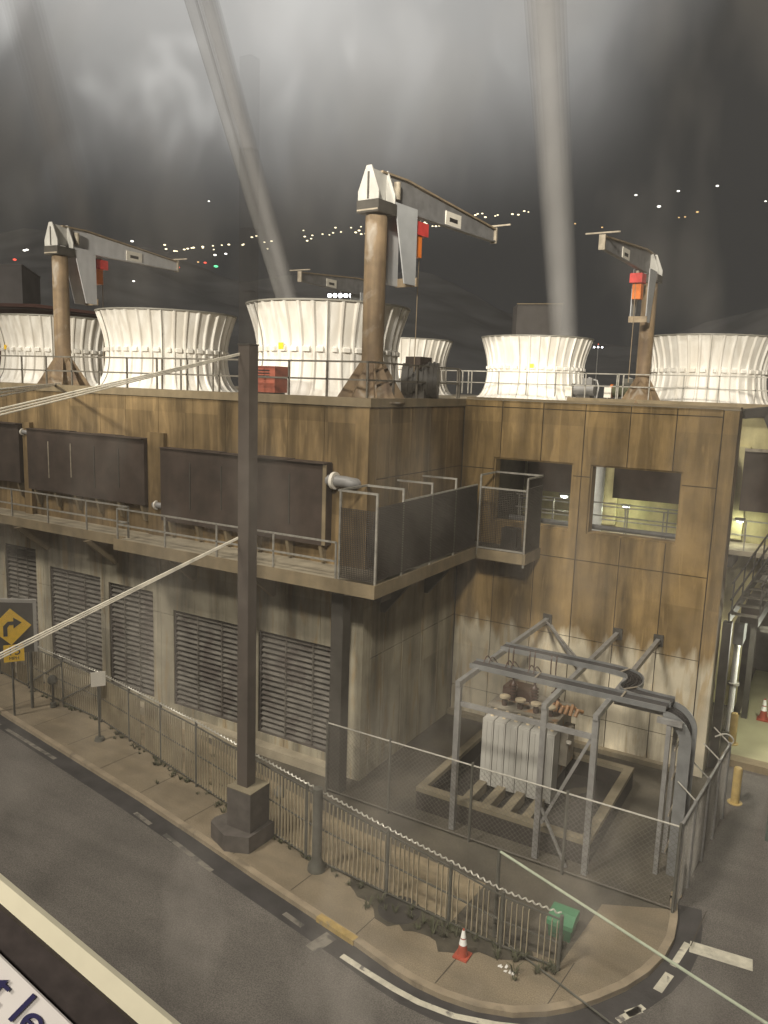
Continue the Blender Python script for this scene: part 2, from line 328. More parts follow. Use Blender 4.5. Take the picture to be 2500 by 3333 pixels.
def grid_wire(mb, o, ux, uy, w, h, step, t, diag=False):
    """wires of a mesh screen in the plane o + a*ux + b*uy"""
    o, ux, uy = Vector(o), Vector(ux).normalized(), Vector(uy).normalized(); nrm = ux.cross(uy)
    if not diag:
        for i in range(int(w/step)+1): mb.bar(o+ux*(i*step), o+ux*(i*step)+uy*h, t, t, nrm)
        for i in range(int(h/step)+1): mb.bar(o+uy*(i*step)+nrm*t*0.7, o+uy*(i*step)+ux*w+nrm*t*0.7, t, t, nrm)
    else:
        for sg in (1, -1):
            a = -h
            while a < w:
                p = [(a, 0), (a+h, h)]
                lo = max(0, -a); hi2 = min(h, w-a)
                if hi2 > lo:
                    q0, q1 = (a+lo, lo), (a+hi2, hi2)
                    if sg < 0: q0, q1 = (w-q0[0], q0[1]), (w-q1[0], q1[1])
                    off = nrm*t*0.6*(1 if sg > 0 else -1)
                    mb.bar(o+ux*q0[0]+uy*q0[1]+off, o+ux*q1[0]+uy*q1[1]+off, t, t, nrm)
                a += step
    return mb
#@@SETTING
# ------------------------------------------------------------------ ground, road, pavement
Z0 = -0.10
setting('road', MB().add([(-3000, -800, Z0), (3000, -800, Z0), (3000, 3500, Z0), (-3000, 3500, Z0)], [(0, 1, 2, 3)]), 'asphalt')
kerb_px = [(452, 2597), (640, 2722), (829, 2851), (1025, 2980), (1150, 3062), (1266, 3145), (1350, 3198), (1440, 3240), (1550, 3278), (1670, 3298), (1780, 3294), (1865, 3278), (1950, 3250), (2038, 3212), (2110, 3165), (2165, 3110), (2195, 3055), (2206, 2992), (2206, 2930)]
kerb = [Vector((-60, 19.5, 0)), Vector((-40, 16.9, 0)), Vector((-30, 15.55, 0)), atz(0, 2316, 0)]+[atz(x, y, 0) for x, y in kerb_px]
fence_end = [(-9.86, 13.75, 1.90), (-7.59, 13.6, 1.61), (-6.04, 13.5, 1.45), (-4.87, 13.45, 1.28), (-3.70, 13.5, 1.21)]
fline = [Vector((-32, 17.6, 0)), Vector((-23.96, 16.51, 0)), Vector((-19.68, 16.07, 0)), Vector((-14.29, 14.76, 0))]+[Vector(p) for p in fence_end]
ftop = [1.75, 1.72, 1.67, 1.90]+[p[2] for p in fence_end]
for p in fline: p.z = 0
def off2(pts, d):
    out = []
    for i, p in enumerate(pts):
        t = (pts[min(i+1, len(pts)-1)]-pts[max(i-1, 0)]).normalized(); out.append(Vector((p.x-t.y*d, p.y+t.x*d, p.z)))
    return out
def strip(pts, d0, d1, z):
    a, b = off2(pts, d0), off2(pts, d1); n = len(pts)
    return MB().add([(p.x, p.y, z) for p in a]+[(p.x, p.y, z) for p in b], [(i, i+1, n+i+1, n+i) for i in range(n-1)])
def strip_solid(pts, d0, d1, z0, z1):
    a, b = off2(pts, d0), off2(pts, d1); m = MB(); n = len(pts)
    m.add([(p.x, p.y, z0) for p in a]+[(p.x, p.y, z0) for p in b]+[(p.x, p.y, z1) for p in a]+[(p.x, p.y, z1) for p in b],
          [(2*n+i, 2*n+i+1, 3*n+i+1, 3*n+i) for i in range(n-1)]+[(i, i+1, 2*n+i+1, 2*n+i) for i in range(n-1)]+[(n+i+1, n+i, 3*n+i, 3*n+i+1) for i in range(n-1)]
          +[(0, 2*n, 3*n, n), (n-1, 2*n-1, 4*n-1, 3*n-1)])
    return m
setting('kerb', strip_solid(kerb, 0.0, 0.16, Z0-0.2, 0.012), mat('kerb_stone', (0.26, 0.21, 0.145), 0.8, 0.22, 2.0, bump=0.2, alt=(0.16, 0.13, 0.09), altsize=1.5, altlo=0.55))
inner = off2(kerb, 0.162)
kx = [p for p in inner if p.x < -1.5 and (p.y < 16.0 or p.x < -15)]
back = [atz(2195, 2960, 0), atz(1960, 2943, 0)]+[p for p in off2(fline, 0.25)][::-1]
poly = [(p.x, p.y) for p in kx]+[(p.x, p.y) for p in back]+[(-60, 22.5)]
ypoly = [(p.x, p.y) for p in back[1:]][::-1]+[(back[0].x-0.001, back[0].y+0.001)]+[(p.x, p.y) for p in inner if p.x > -4 and p.y >= 16.0]
setting('sidewalk', MB().slab(poly, Z0-0.2, 0.0), 'side')
setting('gutter', strip(kerb, -0.5, -0.002, Z0+0.004), 'gutter')
jm = MB()
for k in range(14):
    x = -27+k*1.95; pt = min(inner, key=lambda p: abs(p.x-x)); y0 = pt.y+(x-pt.x)*-0.13
    jm.add([(x, y0, 0.004), (x+0.02, y0, 0.004), (x+0.12, y0+1.35, 0.004), (x+0.10, y0+1.35, 0.004)], [(0, 1, 2, 3)])
setting('sidewalk_joint', jm, 'joint')
setting('yard_ground', MB().slab([(p.x, p.y) for p in off2(kerb, 0.175)]+[(-2.22, 60), (-60, 60)], Z0-0.22, -0.005), 'yard')
setting('sandy_ground', strip([p for p in fline[1:7]], 0.15, 1.7, 0.006), 'sand')
sm_ = MB(); sr = random.Random(4); sa_ = []; sb_ = []
for i in range(26):
    q = i/25; x = -8.6+4.3*q; yb = 13.62-0.02*math.sin(i); w_ = (0.18+0.62*math.sin(math.pi*min(1, q*1.05))**0.8)*(1+0.25*sr.uniform(-1, 1))
    sa_.append((x, yb+0.1, 0.005)); sb_.append((x+0.15, yb-w_, 0.005))
sm_.add(sa_+sb_, [(i, 26+i, 27+i, i+1) for i in range(25)])
setting('soil', sm_, mat('dark_soil', (0.050, 0.043, 0.030), 0.95, 0.4, 3, bump=0.4))
setting('court_floor', MB().add([(-2.34, 25.2, Z0+0.01), (12, 25.2, Z0+0.01), (12, 40, Z0+0.01), (-2.34, 40, Z0+0.01)], [(0, 1, 2, 3)]), 'court')
def mark(name, pts, w, m, z=Z0+0.009): setting(name, strip(pts, -w/2, w/2, z), m)
Zm = Z0+0.009
mark('edge_line', [atz(x, y, Zm) for x, y in ((1112, 3110), (1199, 3167), (1285, 3220), (1363, 3262), (1479, 3307), (1614, 3334), (1720, 3346), (1830, 3350))], 0.13, 'line')
mark('edge_line', [atz(x, y, Zm) for x, y in ((2010, 3322), (2070, 3290), (2095, 3276))], 0.13, 'line')
for a, b in (((20, 2372), (180, 2470)), ((535, 2715), (690, 2835)), ((925, 2972), (985, 3015)), ((-90, 2310), (0, 2360)), ((440, 2645), (490, 2683))):
    mark('lane_mark', [atz(*a, Zm), atz(*b, Zm)], 0.12, 'faint')
mark('stop_bar', [atz(2245, 3080, Zm), atz(2450, 3142, Zm)], 0.36, 'line')
mark('turn_mark', [atz(2238, 3070, Zm), atz(2190, 3145, Zm)], 0.13, 'line', Zm+0.004)
mark('turn_mark', [atz(2180, 3170, Zm), atz(2140, 3225, Zm)], 0.17, 'line')
mark('turn_mark', [atz(2085, 3285, Zm), atz(2040, 3300, Zm)], 0.16, 'line')
setting('painted_kerb', strip_solid([atz(1030, 2984, 0.016), atz(1150, 3062, 0.016)], -0.008, 0.155, Z0-0.1, 0.016), 'kerby')
mark('faded_kerb_mark', [atz(1010, 3090, Zm), atz(1080, 3045, Zm)], 0.3, 'faint')
# far hillside
hm = MB(); nx, ny = 140, 22; prng = random.Random(3)
hv = []
for j in range(ny):
    for i in range(nx):
        az = -math.pi*0.62+math.pi*1.1*i/(nx-1); i2 = i*60/140; d = 420+j*55
        t = j/(ny-1); h = (t**1.25)*(190+55*math.sin(i2*0.33+1.2)+35*math.sin(i2*0.81)+9*math.sin(i2*2.3+j*0.9))+prng.uniform(-2.5, 2.5)*t
        hv.append((d*math.sin(az), d*math.cos(az), h-1.5 if j else -3))
hm.add(hv, [(j*nx+i, j*nx+i+1, (j+1)*nx+i+1, (j+1)*nx+i) for j in range(ny-1) for i in range(nx-1)])
hs = hm.build('hillside', 'hill', None, True); hs['kind'] = 'structure'
#@@BUILDINGS
# ------------------------------------------------------------------ cooling plant: front block and recessed screen wall
XC, YF, YW = -10.78, 17.5, 23.3
plant = thing('cooling_tower_building', (-10.78, 17.5, 0), 'long stained brown concrete cooling plant with dark louvred bays, carrying the nearer white fan stacks', 'building')
def rects(u0, u1, v0, v1, holes):
    """split a rectangle round rectangular holes"""
    us = sorted({u0, u1, *[h for q in holes for h in q[:2] if u0 < h < u1]}); vs = sorted({v0, v1, *[h for q in holes for h in q[2:] if v0 < h < v1]})
    out = []
    for a, b in zip(us, us[1:]):
        run = None
        for c, d in zip(vs, vs[1:]):
            m = ((a+b)/2, (c+d)/2); inside = any(q[0] < m[0] < q[1] and q[2] < m[1] < q[3] for q in holes)
            if inside:
                if run: out.append((a, b, *run)); run = None
            else: run = (run[0], d) if run else (c, d)
        if run: out.append((a, b, *run))
    return out
def panelled(mbp, us, vs, holes, put, gap=0.014):
    """flush precast panels with open joints; put(mb,u0,u1,v0,v1) writes one panel"""
    for (a, b) in zip(us, us[1:]):
        for (c, d) in zip(vs, vs[1:]):
            for q in rects(a+gap, b-gap, c+gap, d-gap, holes): put(mbp, *q)
rows = [0.0, 1.02, 3.45, 5.90, 8.46, 10.42, 10.64]
# screen wall, facing the street, with two openings
holes = [(-9.66, -7.08, 6.76, 8.84), (-6.55, -3.93, 6.74, 8.84)]
cols = [XC+0.02, -9.46, -8.12, -6.82, -5.50, -4.22, -3.02]
mb = MB(); panelled(mb, cols, rows, holes, lambda m, a, b, c, d: m.box(a, b, YW, YW+0.05, c, d))
mb.build('wall_panel', 'wall', plant)
mb = MB()
for q in rects(XC, -3.02, 0.0, 10.6, holes): mb.box(q[0], q[1], YW+0.035, YW+0.42, q[2], q[3])
mb.build('backing_wall', 'joint', plant)
mb = MB()
for h in holes:   # reveals and sills
    mb.box(h[0]-0.002, h[0]+0.05, YW+0.052, YW+0.44, h[2], h[3]); mb.box(h[1]-0.05, h[1]+0.002, YW+0.052, YW+0.44, h[2], h[3])
    mb.box(h[0]+0.05, h[1]-0.05, YW+0.052, YW+0.44, h[2]-0.002, h[2]+0.05); mb.box(h[0]+0.05, h[1]-0.05, YW+0.052, YW+0.44, h[3]-0.05, h[3]+0.002)
mb.build('opening_reveal', 'wall', plant)
mb = B(-3.0, -2.62, YW-0.03, YW+0.75, 0, 10.6)
mb.build('corner_column', 'wall', plant)
mb = B(-3.0+0.0, -2.60, YW-0.10, YW-0.032, 6.0, 6.05)
B(XC+0.1, -2.6, YW-0.06, YW+0.46, 10.645, 10.70).build('coping', 'coping', plant)
# side wall between the two facades, facing right
mb = MB(); panelled(mb, [YF+0.42, 18.62, 19.75, 20.95, 22.12, YW], [0, 3.47, 8.48, 10.40], [], lambda m, a, b, c, d: m.box(XC-0.05, XC, a, b, c, d)); mb.build('side_panel', 'facade', plant)
# main facade
dark_bays = [(-33.5, -25.0, 7.15, 9.2), (-24.55, -18.8, 7.0, 9.07), (-18.1, -11.9, 6.62, 8.85)]
louvres = [(-32.4, -29.9, .55, 4.9), (-29.2, -27.1, .55, 4.9), (-26.5, -24.7, .55, 4.75), (-23.95, -21.3, .55, 4.25), (-20.9, -18.8, .55, 4.15), (-17.9, -14.92, .55, 3.71), (-14.42, -11.5, .52, 3.71)]
lh = [(a, b, c, d) for a, b, c, d in louvres]
ucols = [-44, -40, -37, -34, -31.5, -29.55, -27.6, -26.0, -24.3, -22.6, -21.1, -19.9, -18.45, -17.0, -15.7, -14.65, -13.45, -12.2, XC-0.42]
mb = MB(); panelled(mb, ucols, [0, 3.52, 5.95, 8.46, 10.40], lh, lambda m, a, b, c, d: m.box(a, b, YF, YF+0.05, c, d), 0.008); mb.build('facade_panel', 'facade', plant)
mb = MB()
for q in rects(-44, XC-0.06, 0.0, 10.40, lh): mb.box(q[0], q[1], YF+0.04, YF+0.5, q[2], q[3])
mb.box(-44, XC-0.062, YF+0.5, 46, 0, 10.38)
mb.box(XC-0.06, XC-0.052, YF+0.45, YW+0.4, 0, 10.38)
mb.build('backing_wall', 'joint', plant)
B(XC-0.418, XC+0.004, YF-0.02, YF+0.41, 0, 10.40).build('corner_column', 'facade', plant)
for x0, x1 in ((-18.78, -18.08), (-24.95, -24.56), (-33.9, -33.5)):
    B(x0, x1, YF-0.16, YF-0.002, 6.05, 9.3).build('pilaster', 'facade', plant)
mb = B(-44, XC+0.06, YF-0.06, YF+0.5, 10.405, 10.63); mb.box(XC-0.5, XC+0.06, YF+0.5, YW+0.2, 10.405, 10.63)
mb.build('coping', 'coping', plant)
B(-44, XC+0.04, YF+0.51, 46, 10.39, 10.50).build('roof_deck', 'deckc', plant)
# dark fill bays that stand proud of the facade, with stepped cover sheets
for k, (a, b, c, d) in enumerate(dark_bays):
    bay = B(a, b, YF-0.28, YF-0.003, c, d).build('fill_bay', 'dark', plant)
    n = 5; w = (b-a)/n; m = MB(); rs = MB(); fl = MB()
    for i in range(n):
        x0 = a+i*w; lift = 0.035*(n-i)
        m.box(x0+0.01, x0+w-0.01, YF-0.33-0.015*i, YF-0.02, d+0.004, d+0.035+0.02*(i % 2))
        if i: MB().box(x0-0.02, x0+0.02, YF-0.30, YF-0.282, c+0.35+0.12*(i % 3), d-0.35).build('seam_strip', 'edge' if k == 1 and i < 3 else 'steel', bay)
    m.build('cover_sheet', 'dark', bay)
    if k == 2: B(b-0.11, b+0.002, YF-0.31, YF-0.282, c+0.02, d-0.02).build('edge_flashing', 'coping', bay)
    for i in range(n+1): # brackets under the bay
        x = a+0.25+i*(b-a-0.5)/n; MB().prism([(x, YF-0.26, c-0.004), (x, YF-0.003, c-0.004), (x, YF-0.003, c-0.55), (x, YF-0.12, c-0.5)], (0.10, 0, 0)).build('bracket', 'coping', bay)
def elbow(x, z, name, big=1.0):
    p = plant
    m = MB().tube([(x-0.30*big, YF-0.18, z), (x+0.25*big, YF-0.18, z), (x+0.42*big, YF-0.14, z-0.03), (x+0.5*big, YF-0.05, z-0.05), (x+0.5*big, YF+0.02, z-0.05)], 0.155*big, 14); o = m.build('outlet_pipe', 'pipe', p, True)
    m = MB().tube([(x-0.14*big, YF-0.18, z), (x-0.05*big, YF-0.18, z)], 0.235*big, 16); m.build('pipe_collar', 'white', o, True)
elbow(-11.62, 8.42, 'a'); elbow(-18.33, 7.05, 'b', 0.6); elbow(-24.85, 8.95, 'c', 0.5)
# louvres: frame, mullions and sloping blades
for a, b, c, d in louvres:
    fr = MB().box(a, a+0.05, YF+0.06, YF+0.40, c, d).box(b-0.05, b, YF+0.06, YF+0.40, c, d).box(a+0.05, b-0.05, YF+0.06, YF+0.40, d-0.06, d).box(a+0.05, b-0.05, YF+0.06, YF+0.40, c, c+0.05)
    fr.box(a, b, YF+0.25, YF+0.27, c, d)
    f = fr.build('louvre', 'plinth', plant)
    m = MB(); n = int((d-c-0.1)/0.16)
    for i in range(n):
        z = c+0.10+i*(d-c-0.2)/(n-1)
        m.prism([(a+0.06, YF+0.07, z-0.055), (a+0.06, YF+0.07, z-0.035), (a+0.06, YF+0.20, z+0.075), (a+0.06, YF+0.20, z+0.055)], (b-a-0.12, 0, 0))
    m.build('blade', 'louver', f)
    for q in (1/3, 2/3): B(a+(b-a)*q-0.02, a+(b-a)*q+0.02, YF+0.055, YF+0.069, c+0.05, d-0.06).build('mullion', 'louver', f)
# ground kerb round the facade
B(-40, -11.3, YF-0.35, YF-0.004, 0.008, 0.28).build('base_kerb', 'walk', plant)
B(XC+0.004, -3.0, YW-0.22, YW-0.004, 0.008, 0.16).build('base_kerb', 'curb', plant)

# ------------------------------------------------------------------ rear plant across the court
rear = thing('rear_plant_building', (-4, 29.5, 0), 'rear plant seen through the wall openings, pale wall under a dark bay', 'building')
YR = 29.6
mb = MB()
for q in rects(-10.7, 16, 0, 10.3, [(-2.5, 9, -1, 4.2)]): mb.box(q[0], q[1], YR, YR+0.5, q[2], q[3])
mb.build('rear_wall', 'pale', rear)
B(-10.68, 18, YR+0.52, 47, 4.2, 10.36).build('rear_block', 'deckc', rear)
B(-10.70, 18, YR-0.3, 47, 10.37, 10.52).build('roof_deck', 'deckc', rear)
B(-10.70, 18, 33.6, 34.0, 10.525, 10.72).build('roof_kerb', 'coping', rear)
for a, b in ((-10.5, -7.9), (-7.2, -3.25), (-2.95, 4.5)):
    bay = B(a, b, YR-0.9, YR-0.003, 7.2, 9.25).build('fill_bay', 'dark', rear)
    B(a, b, YR-0.95, YR-0.905, 9.2, 9.3).build('edge_flashing', 'edge', bay)
for x in (-10.6, -7.45, -3.1): B(x-0.25, x+0.25, YR-0.25, YR-0.003, 6.1, 9.3).build('pilaster', 'pale', rear)
B(-10.6, 16, YR-1.75, YR-0.004, 5.82, 5.98).build('rear_catwalk', 'walk', rear)
for x in (-9, -6, -3, 0, 3): B(x-0.1, x+0.1, YR-1.6, YR-0.004, 5.35, 5.80).build('catwalk_beam', 'steel', rear)
B(-2.45, 9, YR+0.02, YR+4, 3.7, 4.18).build('court_lintel', 'steel', rear)
B(-2.5, 9.0, YR+5, YR+5.3, Z0, 4.1).build('recess_wall', 'steel', rear)
mb = MB()
for z in (6.5, 6.98): mb.bar((-10.5, YR-1.7, z), (16, YR-1.7, z), 0.045)
hr = mb.build('catwalk_rail', 'rail', rear)
for k in range(14): MB().bar((-10.4+k*1.3, YR-1.7, 5.985), (-10.4+k*1.3, YR-1.7, 7.0), 0.045).build('rail_post', 'rail', hr)
MB().tube([(-7.55, 27.9, 6.0), (-7.55, 27.9, 8.9)], 0.24, 14).build('wrapped_pipe', 'refl', rear, True)
# equipment deck inside the court just behind the openings
deck = thing('court_walkway', (-6.5, 25.2, 5.6), 'low grey court walkway with pipes and double rail just behind the two wall openings', 'walkway')
B(-9.9, -3.3, 24.4, 25.9, 6.15, 6.32).build('walkway_slab', 'walk', deck)
mb = MB()
for z in (6.95, 7.38): mb.bar((-9.8, 25.85, z), (-3.4, 25.85, z), 0.04)
rl = mb.build('rail', 'rail', deck)
for k in range(6): MB().bar((-9.7+k*1.25, 25.85, 6.32), (-9.7+k*1.25, 25.85, 7.40), 0.04).build('post', 'rail', rl)
mb = MB()
for i, z in enumerate((6.42, 6.50, 6.64)): mb.tube([(-9.8, 24.6+0.35*i, z), (-3.4, 24.6+0.35*i, z)], 0.085, 8)
mb.build('pipe_run', 'pipe', deck, True)
for x in (-9.0, -6.2, -3.6): B(x-0.1, x+0.1, 24.5, 25.8, 0.0, 6.145).build('support', 'steel', deck)
#@@CATWALK
# ------------------------------------------------------------------ catwalk along the facade, turning the corner into a mesh cage
cw = thing('catwalk', (-14, 16.7, 5.9), 'grey catwalk with thin rails running along the louvred facade and round its corner', 'catwalk')
B(-18.8, -9.62, 16.02, YF-0.004, 5.90, 6.08).build('deck', 'walk', cw)
B(-34, -18.81, 16.45, YF-0.004, 5.90, 6.06).build('deck', 'walk', cw)
B(XC+0.004, -9.62, YF-0.003, 22.02, 5.90, 6.08).build('deck', 'grate', cw)
B(XC+0.004, -8.0, 22.03, YW-0.004, 5.90, 6.06).build('deck', 'grate', cw)
m = MB().box(-18.8, -9.55, 15.96, 16.015, 5.80, 6.14).box(-9.615, -9.55, 16.02, 22.0, 5.80, 6.14).box(-34, -18.81, 16.40, 16.445, 5.82, 6.12).box(-9.5, -8.0, 21.96, 22.02, 5.80, 6.12).box(-7.99, -7.93, 21.96, YW-0.01, 5.80, 6.12)
m.build('edge_beam', 'coping', cw)
def railing(parent, pts, zb, zt, step, mtl, rails=(1.0, 0.5), t=0.042, name='top_rail'):
    pts = [Vector(p) for p in pts]; m = MB()
    for a, b in zip(pts, pts[1:]):
        for q in rails: z = zb+(zt-zb)*q; m.bar((a.x, a.y, z), (b.x, b.y, z), t)
    ro = m.build(name, mtl, parent)
    for k, (a, b) in enumerate(zip(pts, pts[1:])):
        n = max(1, round((b-a).length/step))
        for i in range(0 if k == 0 else 1, n+1):
            p = a.lerp(b, i/n); MB().bar((p.x, p.y, zb), (p.x, p.y, zt+0.01), t).build('post', mtl, ro)
railing(cw, [(-34, 16.5, 0), (-18.75, 16.5, 0)], 6.06, 7.05, 1.9, 'rail')
railing(cw, [(-18.74, 16.5, 0), (-18.74, 16.08, 0), (-10.78, 16.08, 0)], 6.08, 7.05, 2.2, 'rail')
# end cage by the left edge
railing(cw, [(-26.2, 16.5, 0), (-25.3, 16.5, 0)], 7.0, 7.5, 0.9, 'rail')
for x in (-27.5, -24, -20.5, -17, -13.9):
    MB().prism([(x, 16.2, 5.80), (x, YF-0.004, 5.80), (x, YF-0.004, 4.9), (x, YF-0.12, 4.85)], (0.12, 0, 0)).build('bracket', 'coping', cw)
for y in (18.4, 21.0):
    MB().prism([(-9.75, y, 5.80), (XC+0.004, y, 5.80), (XC+0.004, y, 4.7), (XC+0.12, y, 4.7)], (0, 0.14, 0)).build('bracket', 'steel', cw)
MB().box(XC-0.42, XC-0.05, 16.55, 16.92, 0.003, 5.89).box(XC-0.5, -9.64, 16.5, 16.95, 5.60, 5.89).build('support_column', 'steel', cw)
MB().box(-14.72, -14.52, 17.0, 17.2, 4.3, 5.89).build('support_column', 'steel', cw)
cage = thing('mesh_cage', (-9.6, 19, 6.1), 'tall dark mesh screens on pale posts enclosing the catwalk corner, with overhead arms', 'cage')
cp = [16.06, 17.35, 18.95, 20.45, 21.96]
for y in cp[:-1]:
    MB().bar((-9.6, y, 6.09), (-9.6, y, 8.36), 0.05).build('post', 'rail', cage)
    MB().bar((-9.575, y, 8.385), (-10.70, y, 8.385), 0.05).build('overhead_arm', 'rail', cage)
MB().bar((-10.66, 16.06, 6.09), (-10.66, 16.06, 8.36), 0.05).build('post', 'rail', cage)
MB().bar((-10.70, 16.03, 8.386), (-10.70, 17.45, 8.386), 0.05).build('overhead_arm', 'rail', cage)
m = grid_wire(MB(), (-9.6, 16.1, 6.25), (0, 1, 0), (0, 0, 1), 5.85, 1.80, 0.045, 0.027); m.build('screen', 'screen', cage)
m = grid_wire(MB(), (-10.64, 16.06, 6.2), (1, 0, 0), (0, 0, 1), 1.02, 1.75, 0.05, 0.018); m.build('screen', 'screen', cage)
MB().bar((-9.6, 17.35, 8.08), (-9.6, 21.96, 8.08), 0.045).build('screen_rail', 'rail', cage)
# sagging tarpaulin behind the first screen
tv, tf = [], []
for j in range(9):
    for i in range(13):
        u, v = i/12, j/8; tv.append((-9.82-0.16*math.sin(u*7+v*3)*v-0.12*v, 16.25+u*1.9+0.05*math.sin(v*9), 7.75-0.55*math.sin(u*math.pi)*(1-v*0.3)-1.35*v*(0.75+0.3*math.sin(u*2.2))))
for j in range(8):
    for i in range(12): tf.append((j*13+i, j*13+i+1, (j+1)*13+i+1, (j+1)*13+i))
tp = MB().add(tv, tf).build('tarpaulin', mat('grey_tarpaulin', (0.13, 0.125, 0.11), 0.7, 0.25, 2), None, True)
tag(tp, 'sagging grey tarpaulin hung behind the corner mesh screen', 'tarpaulin')
bay = thing('mesh_bay', (-8.7, 22.6, 6.1), 'small railed mesh bay hung on the wall in front of the left opening', 'cage')
for x, y in ((-9.5, 22.0), (-8.0, 22.0)):
    MB().bar((x, y, 5.7 if x > -9 else 6.07), (x, y, 8.36), 0.05).build('post', 'rail', bay)
MB().bar((-8.0, 22.0, 8.385), (-8.0, YW-0.004, 8.385), 0.05).build('overhead_arm', 'rail', bay)
MB().bar((-9.5, 22.0, 8.385), (-9.5, YW-0.004, 8.385), 0.05).build('overhead_arm', 'rail', bay)
MB().bar((-9.52, 23.2, 8.39), (-7.98, 23.2, 8.39), 0.05).build('top_rail', 'rail', bay)
for z in (8.02, 6.16): MB().bar((-9.5, 22.0, z), (-8.0, 22.0, z), 0.05).build('screen_rail', 'rail', bay)
grid_wire(MB(), (-9.48, 22.0, 6.2), (1, 0, 0), (0, 0, 1), 1.46, 1.8, 0.055, 0.012).build('screen', 'screen', bay)
grid_wire(MB(), (-8.0, 22.02, 6.1), (0, 1, 0), (0, 0, 1), 1.26, 2.0, 0.045, 0.022).build('screen', 'screen', bay)
B(-8.95, -8.45, 22.5, 22.9, 6.07, 6.75).build('control_box', 'steel', bay)
# ------------------------------------------------------------------ roof rails
rr1 = thing('roof_railing', (-11, 17.7, 10.63), 'thin dark two-bar railing along the front roof edge before the nearer stacks', 'railing')
railing(rr1, [(-44, 17.72, 0), (-18.72, 17.72, 0), (-11.02, 17.72, 0), (-11.02, 23.2, 0), (-11.6, 24.6, 0)], 10.63, 11.57, 1.3, 'drail', (1.0, 0.5), 0.048)
for x in (-18.5, -17.7, -17.0, -16.4): MB().bar((x, 17.72, 10.63), (x, 17.72, 11.56), 0.04).build('gate_post', 'drail', rr1)
rr2 = thing('court_roof_railing', (-6, 34.2, 10.72), 'pale two-bar railing along the rear roof edge before the far right stacks', 'railing')
railing(rr2, [(-22, 33.8, 0), (6, 33.8, 0)], 10.722, 11.75, 1.35, 'rail', (1.0, 0.5), 0.045)
for x in (-15.8, -15.5, -8.6, -8.4): MB().bar((x, 33.8, 10.722), (x, 33.8, 11.74), 0.045).build('gate_post', 'rail', rr2)
#@@STACKS
# ------------------------------------------------------------------ fan stacks
def make_stack():
    t = thing('fan_stack', (0, 0, 0), 'x', 'fan stack', 'white ribbed fan stacks on the roofs', True)
    prof = [(2.86, 0), (2.70, 0.12), (2.57, 0.30), (2.46, 0.55), (2.38, 0.90), (2.34, 1.25), (2.33, 1.6), (2.35, 1.95), (2.41, 2.3), (2.50, 2.65), (2.60, 2.98), (2.68, 3.24)]
    KZ = 0.915; prof = [(a, b*KZ) for a, b in prof]
    NR, S = 36, 8; n = NR*S
    def rib(j, z):
        k = j % S
        if j//S % 6 == 0: return 0.075 if k in (3,) else (0.05 if k == 4 else 0)
        return 0.068 if k in (3, 4) else (0.0 if k in (2, 5) else 0)
    MB().lathe(prof+[(2.62, 3.24*KZ), (2.30, 1.9*KZ), (2.30, 1.2*KZ), (2.5, 0.4*KZ)], (0, 0, 0), n, rib).build('shell', 'fibre', t, True)
    def pad(j, z):
        k = (j-5) % S; return 0.0 if k <= 4 and (j//S % 6 != 0 or k > 1) else -0.22
    MB().lathe([(2.28, 1.43), (2.46, 1.45), (2.46, 1.57), (2.28, 1.68)], (0, 0, 0), n, pad).build('mid_band', 'fibre', t)
    MB().lathe([(2.66, 2.968), (2.775, 2.968), (2.775, 3.02), (2.66, 3.02), (2.66, 2.968)], (0, 0, 0), 96).build('rim', 'rim', t, True)
    for k in range(0, NR, 6):
        sm = MB()
        a = 2*math.pi*(k*S+3.5)/n; d = Vector((math.cos(a), math.sin(a), 0))
        for (r0_, z0), (r1, z1) in zip(prof[1:], prof[2:]): sm.bar(d*(r0_+0.08)+Vector((0, 0, z0)), d*(r1+0.08)+Vector((0, 0, z1)), 0.02)
        sm.build('flange_seam', 'rim', t)
    return t
st = make_stack()
stacks = [(-15.64, 22.54, 'white ribbed fan stack behind the rusty centre crane post, largest of the stacks', 268), (-24.28, 23.58, 'white ribbed fan stack left of the dark street pole, beside the red box', 290),
          (-32.54, 24.62, 'white ribbed fan stack partly hidden by the leftmost crane post', 262), (-22.34, 39.74, 'small white fan stack mostly hidden behind the dark machinery right of the centre crane', 285),
          (-13.98, 38.43, 'white fan stack with a yellow label, standing alone right of centre', 286), (-5.77, 38.07, 'white ribbed fan stack cut off by the right edge of the photo', 280)]
for k, (x, y, lab, ang) in enumerate(stacks):
    o = st if k == 0 else dup(st)
    o.location = (x, y, 10.50); o.rotation_euler = (0, 0, R(k*7.0)); o['label'] = lab
for k, (x, y, lab, ang) in enumerate(stacks):
    if k in (0, 2, 4):
        o = [q for q in bpy.data.objects if q.get('label') == lab][0]
        a = R(ang)-R(k*7.0); m = MB(); p = [(2.455*math.cos(a+q), 2.455*math.sin(a+q)) for q in (-0.04, 0.04)]
        m.prism([(p[0][0], p[0][1], 1.50), (p[1][0], p[1][1], 1.50), (p[1][0], p[1][1], 1.70), (p[0][0], p[0][1], 1.70)], (0.02*math.cos(a), 0.02*math.sin(a), 0))
        lb = m.build('warning_label', 'yellow', None); lb.parent = o
B(-30, -10.9, 33, 47, 10.505, 10.53).build('roof_walk', 'deckc', plant)
